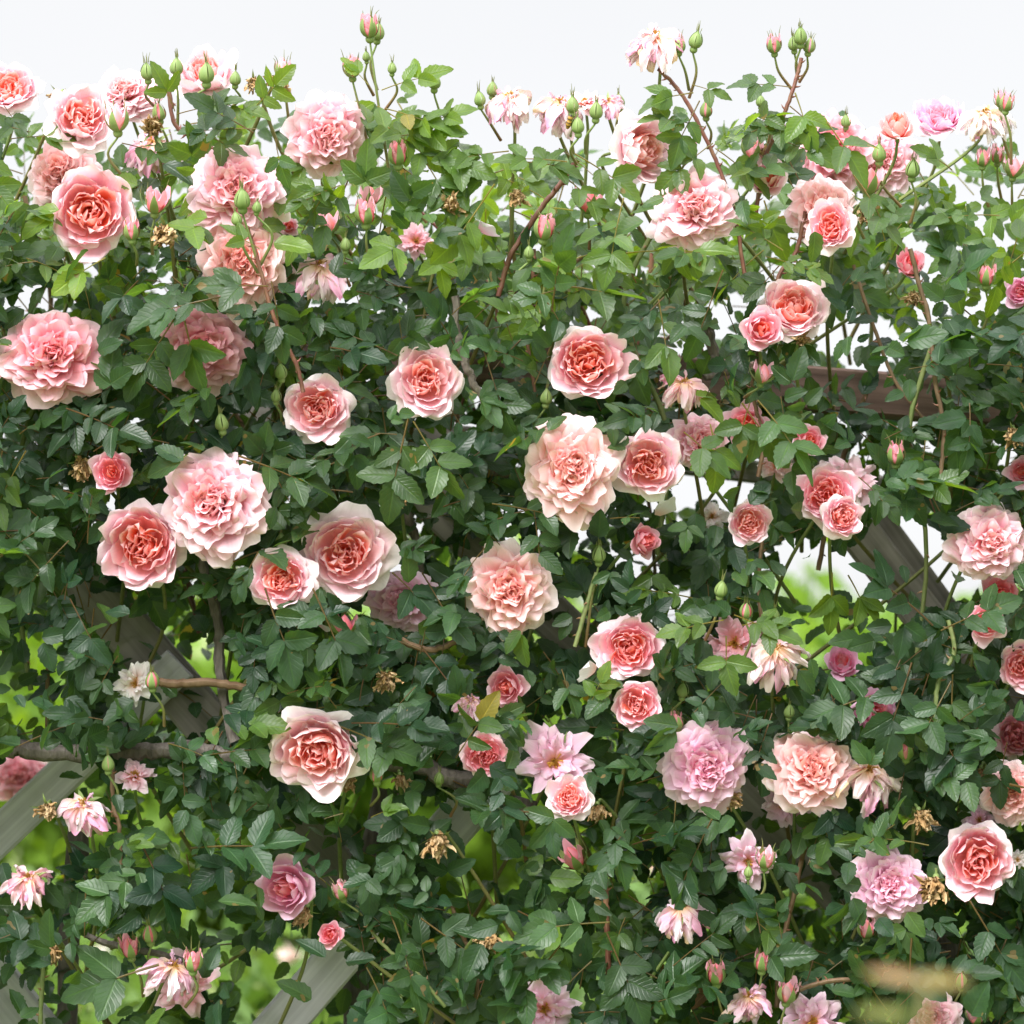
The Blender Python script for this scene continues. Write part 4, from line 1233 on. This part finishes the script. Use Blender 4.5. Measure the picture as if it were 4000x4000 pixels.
# ------------------------------------------------------------------ wooden trellis
def wood_material(name, c0, c1, rough=.8):
    m, nt, N, L = new_mat(name)
    out = N.new('ShaderNodeOutputMaterial')
    co = N.new('ShaderNodeTexCoord').outputs['Object']
    mp = N.new('ShaderNodeMapping')
    mp.inputs['Scale'].default_value = (3.0, 95, 95)
    L.new(co, mp.inputs['Vector'])
    nz = N.new('ShaderNodeTexNoise')
    nz.inputs['Scale'].default_value = 1.0
    nz.inputs['Detail'].default_value = 6
    nz.inputs['Distortion'].default_value = .6
    L.new(mp.outputs[0], nz.inputs['Vector'])
    n2 = N.new('ShaderNodeTexNoise')
    n2.inputs['Scale'].default_value = 14
    n2.inputs['Detail'].default_value = 4
    L.new(co, n2.inputs['Vector'])
    rp = N.new('ShaderNodeValToRGB')
    rp.color_ramp.elements[0].position = .36
    rp.color_ramp.elements[0].color = (*c0, 1)
    rp.color_ramp.elements[1].position = .66
    rp.color_ramp.elements[1].color = (*c1, 1)
    L.new(math_(N, L, 'MULTIPLY_ADD', n2.outputs['Fac'], .35, math_(N, L, 'MULTIPLY', nz.outputs['Fac'], .68)), rp.inputs[0])
    b = N.new('ShaderNodeBump')
    b.inputs['Strength'].default_value = .6
    b.inputs['Distance'].default_value = .002
    L.new(nz.outputs['Fac'], b.inputs['Height'])
    p = N.new('ShaderNodeBsdfPrincipled')
    p.inputs['Roughness'].default_value = rough
    p.inputs['Specular IOR Level'].default_value = .25
    L.new(rp.outputs[0], p.inputs['Base Color'])
    L.new(b.outputs[0], p.inputs['Normal'])
    L.new(p.outputs[0], out.inputs[0])
    return m


W_GREY = wood_material('sunlit_weathered_wood', (.41, .40, .425), (.70, .69, .71))  # weathered grey, lightened to paint in the sun on these slats
W_SHADED = wood_material('shaded_wood', (.17, .155, .145), (.36, .325, .30))  # warm grey-brown, shading of the slats put into the darker tone
W_RED = wood_material('red_stained_wood', (.095, .06, .052), (.24, .155, .135))
trellis = tag(empty('wooden_trellis', Matrix.Translation((0, .2, 0))), 'weathered wooden trellis of crossed grey slats under a reddish brown beam, overgrown by roses', 'trellis')
TI = np.array(trellis.matrix_world.translation)


def board(name, p0, p1, w, th, mat, nrm=None):
    """plank from p0 to p1, width w across, thickness th going back, softly bevelled"""
    p0, p1 = np.asarray(p0), np.asarray(p1)
    X = unit(p1 - p0)
    Z = -FWD if nrm is None else np.asarray(nrm)
    Z = unit(Z - X * (Z @ X))
    Y = np.cross(Z, X)
    Lh = np.linalg.norm(p1 - p0)
    b = min(.003, th * .2)
    sec = np.array([(-w / 2 + b, th / 2), (w / 2 - b, th / 2), (w / 2, th / 2 - b), (w / 2, -th / 2 + b), (w / 2 - b, -th / 2), (-w / 2 + b, -th / 2), (-w / 2, -th / 2 + b), (-w / 2, th / 2 - b)])
    n = 8
    bm_v, bm_f = [], []
    for x in (0, Lh):
        bm_v += [(x, y, z) for y, z in sec]
    for k in range(n):
        bm_f.append((k, (k + 1) % n, n + (k + 1) % n, n + k))
    bm_f += [tuple(range(n - 1, -1, -1)), tuple(range(n, 2 * n))]
    me = bpy.data.meshes.new(name)
    me.from_pydata(bm_v, [], [f[::-1] for f in bm_f])
    me.validate()
    me.materials.append(mat)
    o = bpy.data.objects.new(name, me)
    COL.objects.link(o)
    o.parent = trellis
    M = Matrix((X, Y, Z)).transposed().to_4x4()
    M.translation = Vector(p0 - TI)
    o.matrix_local = M
    return o


board('beam', at(380, 646, 3.24), at(2500, 812, 3.20), .052, .10, W_RED)
board('lower_beam', at(150, 738, 3.40), at(2500, 1020, 3.44), .028, .06, W_SHADED)
board('slat', at(-330, 1889, 3.16), at(340, 1252, 3.16), .044, .020, W_GREY)
board('slat', at(380, 2105, 3.16), at(1000, 1391, 3.16), .052, .020, W_GREY)
board('slat', at(700, 832, 3.185), at(1640, 1740, 3.185), .052, .022, W_SHADED)
board('slat', at(1500, 848, 3.185), at(2080, 1600, 3.185), .048, .022, W_SHADED)
board('slat', at(1600, 890, 3.26), at(2100, 1570, 3.26), .022, .03, W_SHADED)
board('slat', at(130, 1060, 3.185), at(860, 1910, 3.185), .058, .022, W_SHADED)
board('slat', at(-160, 1672, 3.185), at(260, 2190, 3.185), .060, .022, W_GREY)
for x in (-1.02, 1.06):
    board('post', (x, .33, -.1), (x, .33, 1.22), .09, .09, W_SHADED, (0, -1, 0))


# ------------------------------------------------------------------ garden behind
def ground_material():
    m, nt, N, L = new_mat('lawn')
    out = N.new('ShaderNodeOutputMaterial')
    co = N.new('ShaderNodeTexCoord').outputs['Object']
    n1 = N.new('ShaderNodeTexNoise')
    n1.inputs['Scale'].default_value = .8
    n1.inputs['Detail'].default_value = 6
    n2 = N.new('ShaderNodeTexNoise')
    n2.inputs['Scale'].default_value = 60
    n2.inputs['Detail'].default_value = 4
    L.new(co, n1.inputs['Vector'])
    L.new(co, n2.inputs['Vector'])
    c = mixc(N, L, n1.outputs['Fac'], (.10, .17, .035), (.20, .27, .06))
    c2 = mixc(N, L, math_(N, L, 'MULTIPLY', n2.outputs['Fac'], .5), c, (.22, .20, .10))
    b = N.new('ShaderNodeBump')
    b.inputs['Strength'].default_value = .8
    b.inputs['Distance'].default_value = .03
    L.new(n2.outputs['Fac'], b.inputs['Height'])
    p = N.new('ShaderNodeBsdfPrincipled')
    p.inputs['Roughness'].default_value = .9
    L.new(c2, p.inputs['Base Color'])
    L.new(b.outputs[0], p.inputs['Normal'])
    L.new(p.outputs[0], out.inputs[0])
    return m


g = MB()
gx = np.array([-600, -30, -8, 0, 8, 30, 600.0])
gy = np.array([-60, -8, 0, 4, 10, 30, 900.0])
g.grid(np.stack([np.repeat(gx[None], 7, 0), np.repeat(gy[:, None], 7, 1), np.zeros((7, 7))], -1), (.1, .15, .05))
tag(g.build('lawn', ground_material()), None, kind='structure')

SHRUB_LEAF, nt, N, L = new_mat('shrub_leaf')
out = N.new('ShaderNodeOutputMaterial')
p = N.new('ShaderNodeBsdfPrincipled')
p.inputs['Roughness'].default_value = .6
t = N.new('ShaderNodeBsdfTranslucent')
ca = attr(N, 'Col').outputs['Color']
L.new(ca, p.inputs['Base Color'])
L.new(mixc(N, L, 1.0, ca, (2.0, 1.8, .8), 'MULTIPLY'), t.inputs['Color'])
mx = N.new('ShaderNodeMixShader')
mx.inputs[0].default_value = .4
L.new(p.outputs[0], mx.inputs[1])
L.new(t.outputs[0], mx.inputs[2])
L.new(mx.outputs[0], out.inputs[0])


def quads(mb, rng, P, size, cols, up=.6):
    n = len(P)
    a = rng.randn(n, 3)
    a /= np.linalg.norm(a, axis=1, keepdims=True)
    nn = rng.randn(n, 3) + np.array([0, -.3, up])
    b = np.cross(nn, a)
    b /= np.linalg.norm(b, axis=1, keepdims=True)
    s = size * (.6 + .8 * rng.rand(n, 1))
    Q = np.stack([P - a * s, P + b * s * .55, P + a * s, P - b * s * .55], 1)
    idx = np.arange(n * 4).reshape(n, 4) + mb.n
    mb.f.append(idx)
    mb.v.append(Q.reshape(-1, 3))
    mb.c.append(np.repeat(cols, 4, 0))
    mb.t.append(np.zeros((n * 4, 3)))
    mb.n += n * 4


def shrub(name, label, cat, group, x, y, rx, ry, h, nleaf, size, tone, blossoms=(), seed=0):
    rng = np.random.RandomState(seed)
    root = tag(empty(name, Matrix.Translation((x, y, 0))), label, cat, group)
    nb = 26
    cx = rng.uniform(-1, 1, (nb, 3)) * np.array([rx, ry, 0]) * .75
    cx[:, 2] = h * (.15 + .62 * rng.rand(nb)) * (1 - .35 * (np.abs(cx[:, 0]) / rx) ** 2)
    cr = np.minimum(rx, h) * rng.uniform(.22, .42, nb)
    k = rng.randint(0, nb, nleaf)
    v = rng.randn(nleaf, 3)
    v /= np.linalg.norm(v, axis=1, keepdims=True)
    P = cx[k] + v * (cr[k] * (.65 + .42 * rng.rand(nleaf)))[:, None]
    P[:, 2] = np.maximum(P[:, 2], .03)
    ta, tb = np.asarray(tone[0]), np.asarray(tone[1])
    C = ta + (tb - ta) * np.clip(rng.rand(nb)[k] * .6 + .4 * rng.rand(nleaf), 0, 1)[:, None]
    mb = MB()
    quads(mb, rng, P, size, C)
    mb.build('foliage', SHRUB_LEAF, root)
    st = MB()
    for i in range(7):
        q = cx[i]
        st.tube(bez([(rng.randn() * .08, rng.randn() * .08, -.03), q * np.array([.5, .5, .5]), q], 6), np.linspace(.035, .012, 12) * h / 2, (.10, .08, .06), 6)
    st.build('stem', M_BARK, root)
    if blossoms:
        n, cols, r = blossoms
        mb = MB()
        k = rng.randint(0, nb, n)
        v = rng.randn(n, 3) + np.array([0, -.7, .3])
        v /= np.linalg.norm(v, axis=1, keepdims=True)
        for q in cx[k] + v * (cr[k] * 1.06)[:, None]:
            c = np.asarray(cols[rng.randint(len(cols))])
            f = 16
            w = rng.randn(f, 3)
            quads(mb, rng, np.maximum(q + w / np.linalg.norm(w, axis=1, keepdims=True) * r * .55, .02), r * .7, c * (.8 + .4 * rng.rand(f, 1)), .2)
        mb.build('blossom', M_PETAL, root)
    return root


LIME = ((.10, .20, .02), (.21, .33, .03))
MIDG = ((.06, .13, .025), (.16, .26, .045))
PINKS = [(.80, .35, .38), (.84, .5, .5), (.82, .38, .22), (.85, .68, .64)]
MIXED = [(.80, .35, .38), (.85, .45, .16), (.86, .8, .75), (.7, .3, .5), (.85, .68, .64)]
shrub('garden_shrub', 'bright lime green shrub seen blurred through the large gap under the brace', 'shrub', 'shrubs in the garden behind', 3.1, 10.5, 2.6, 1.6, 1.85, 9000, .085, LIME, (), 1)
shrub('garden_shrub', 'lime green bush seen through the leaves behind the middle of the trellis', 'shrub', 'shrubs in the garden behind', .1, 11.0, 2.4, 1.6, 1.8, 8000, .085, LIME, (), 2)
shrub('garden_shrub', 'yellow green bush glowing behind the slats near the left edge', 'shrub', 'shrubs in the garden behind', -2.6, 9.5, 2.2, 1.5, 1.8, 8000, .085, LIME, (), 3)
shrub('flowering_shrub', 'blurred rose bush with pink and orange blossoms low behind the grey slat', 'rose bush', 'flowering bushes behind the trellis', -1.05, 3.4, .75, .6, .98, 3600, .04, MIDG, (60, MIXED, .030), 4)
shrub('flowering_shrub', 'blurred rose bush with pink blossoms low behind the middle of the trellis', 'rose bush', 'flowering bushes behind the trellis', .35, 3.8, .9, .7, 1.0, 3800, .04, MIDG, (34, PINKS, .030), 5)
shrub('flowering_shrub', 'blurred rose bush with pale blossoms low behind the crossing slats', 'rose bush', 'flowering bushes behind the trellis', 1.5, 4.4, .8, .7, 1.1, 3600, .04, MIDG, (30, PINKS, .030), 6)

# bronze shoot close to the lens, far out of focus
sh = tag(empty('young_shoot', Matrix.Translation(Vector(at(1800, 2300, 1.22) * np.array([1, 1, 0])))), 'blurred young shoot with bronze and yellow green leaves close in front of the bush', 'rose shoot')
SI = np.array(sh.matrix_world.translation)
mb = MB()
for x, y, ex, ey, L, c in ((1712, 1852, 1, .02, 120, (.15, .12, .05)), (1730, 1850, -.9, .18, 100, (.19, .125, .08)), (1720, 1918, -.9, .10, 110, (.09, .105, .03))):
    b = at(x, y, 1.22)
    leaflet(mb, np.random.RandomState(int(x)), b - SI, ex * RIGHT + ey * UP, -FWD * .8 + UP * .6, L * m_per_px(1.22), L * .30 * m_per_px(1.22), .2, .05, c)
mb.build('leaf_blade', M_LEAF, sh)
mb = MB()
top = at(1742, 1870, 1.22)
mb.tube(bez([SI - SI + np.array([0, 0, -.03]), (top - SI) * np.array([.7, .8, .5]), top - SI], 8), .0022, (.17, .16, .06), 6)
mb.build('stem', M_STEM, sh)

# ------------------------------------------------------------------ sky and light
world = bpy.data.worlds.new('World')
scene.world = world
world.use_nodes = True
nt = world.node_tree
N, L = nt.nodes, nt.links
bg = N['Background']
sky = N.new('ShaderNodeTexSky')
sky.sky_type = 'NISHITA'
sky.sun_disc = False
SUN_EL, SUN_AZ = 44 * D2R, 205 * D2R
sky.sun_elevation = SUN_EL
sky.sun_rotation = SUN_AZ
hs = N.new('ShaderNodeHueSaturation')
hs.inputs['Saturation'].default_value = .12
L.new(sky.outputs[0], hs.inputs['Color'])
co = N.new('ShaderNodeTexCoord').outputs['Generated']
nz = N.new('ShaderNodeTexNoise')
nz.inputs['Scale'].default_value = 2.2
nz.inputs['Detail'].default_value = 5
L.new(co, nz.inputs['Vector'])
cl = mixc(N, L, nz.outputs['Fac'], (3.0, 3.05, 3.15), (3.55, 3.55, 3.58))      # the overcast layer
sz = N.new('ShaderNodeSeparateXYZ')
L.new(co, sz.inputs[0])
grad = math_(N, L, 'MULTIPLY_ADD', math_(N, L, 'MAXIMUM', math_(N, L, 'SUBTRACT', sz.outputs[2], 0.24), 0.0), 3.2, 0.575)   # an overcast sky is about three times brighter overhead
sc_ = N.new('ShaderNodeVectorMath')
sc_.operation = 'SCALE'
L.new(cl, sc_.inputs[0])
L.new(grad, sc_.inputs['Scale'])
mixn = mixc(N, L, .92, hs.outputs[0], sc_.outputs[0])
L.new(mixn, bg.inputs['Color'])
bg.inputs['Strength'].default_value = .10
sun = bpy.data.objects.new('sun', bpy.data.lights.new('sun', 'SUN'))
COL.objects.link(sun)
sun.data.energy = 1.5
sun.data.angle = 34 * D2R
sun.data.color = (1.0, .98, .95)
az = SUN_AZ
dirs = Vector((math.sin(az) * math.cos(SUN_EL), math.cos(az) * math.cos(SUN_EL), math.sin(SUN_EL)))
sun.rotation_euler = dirs.to_track_quat('Z', 'Y').to_euler()
sun.location = dirs * 30

vs = scene.view_settings
vs.view_transform = 'Standard'
vs.look = 'None'
vs.gamma = 1
vs.exposure = 2.13
scene.render.engine = 'CYCLES'
scene.cycles.use_denoising = True
scene.cycles.max_bounces = 12
scene.cycles.transmission_bounces = 6
scene.cycles.diffuse_bounces = 9
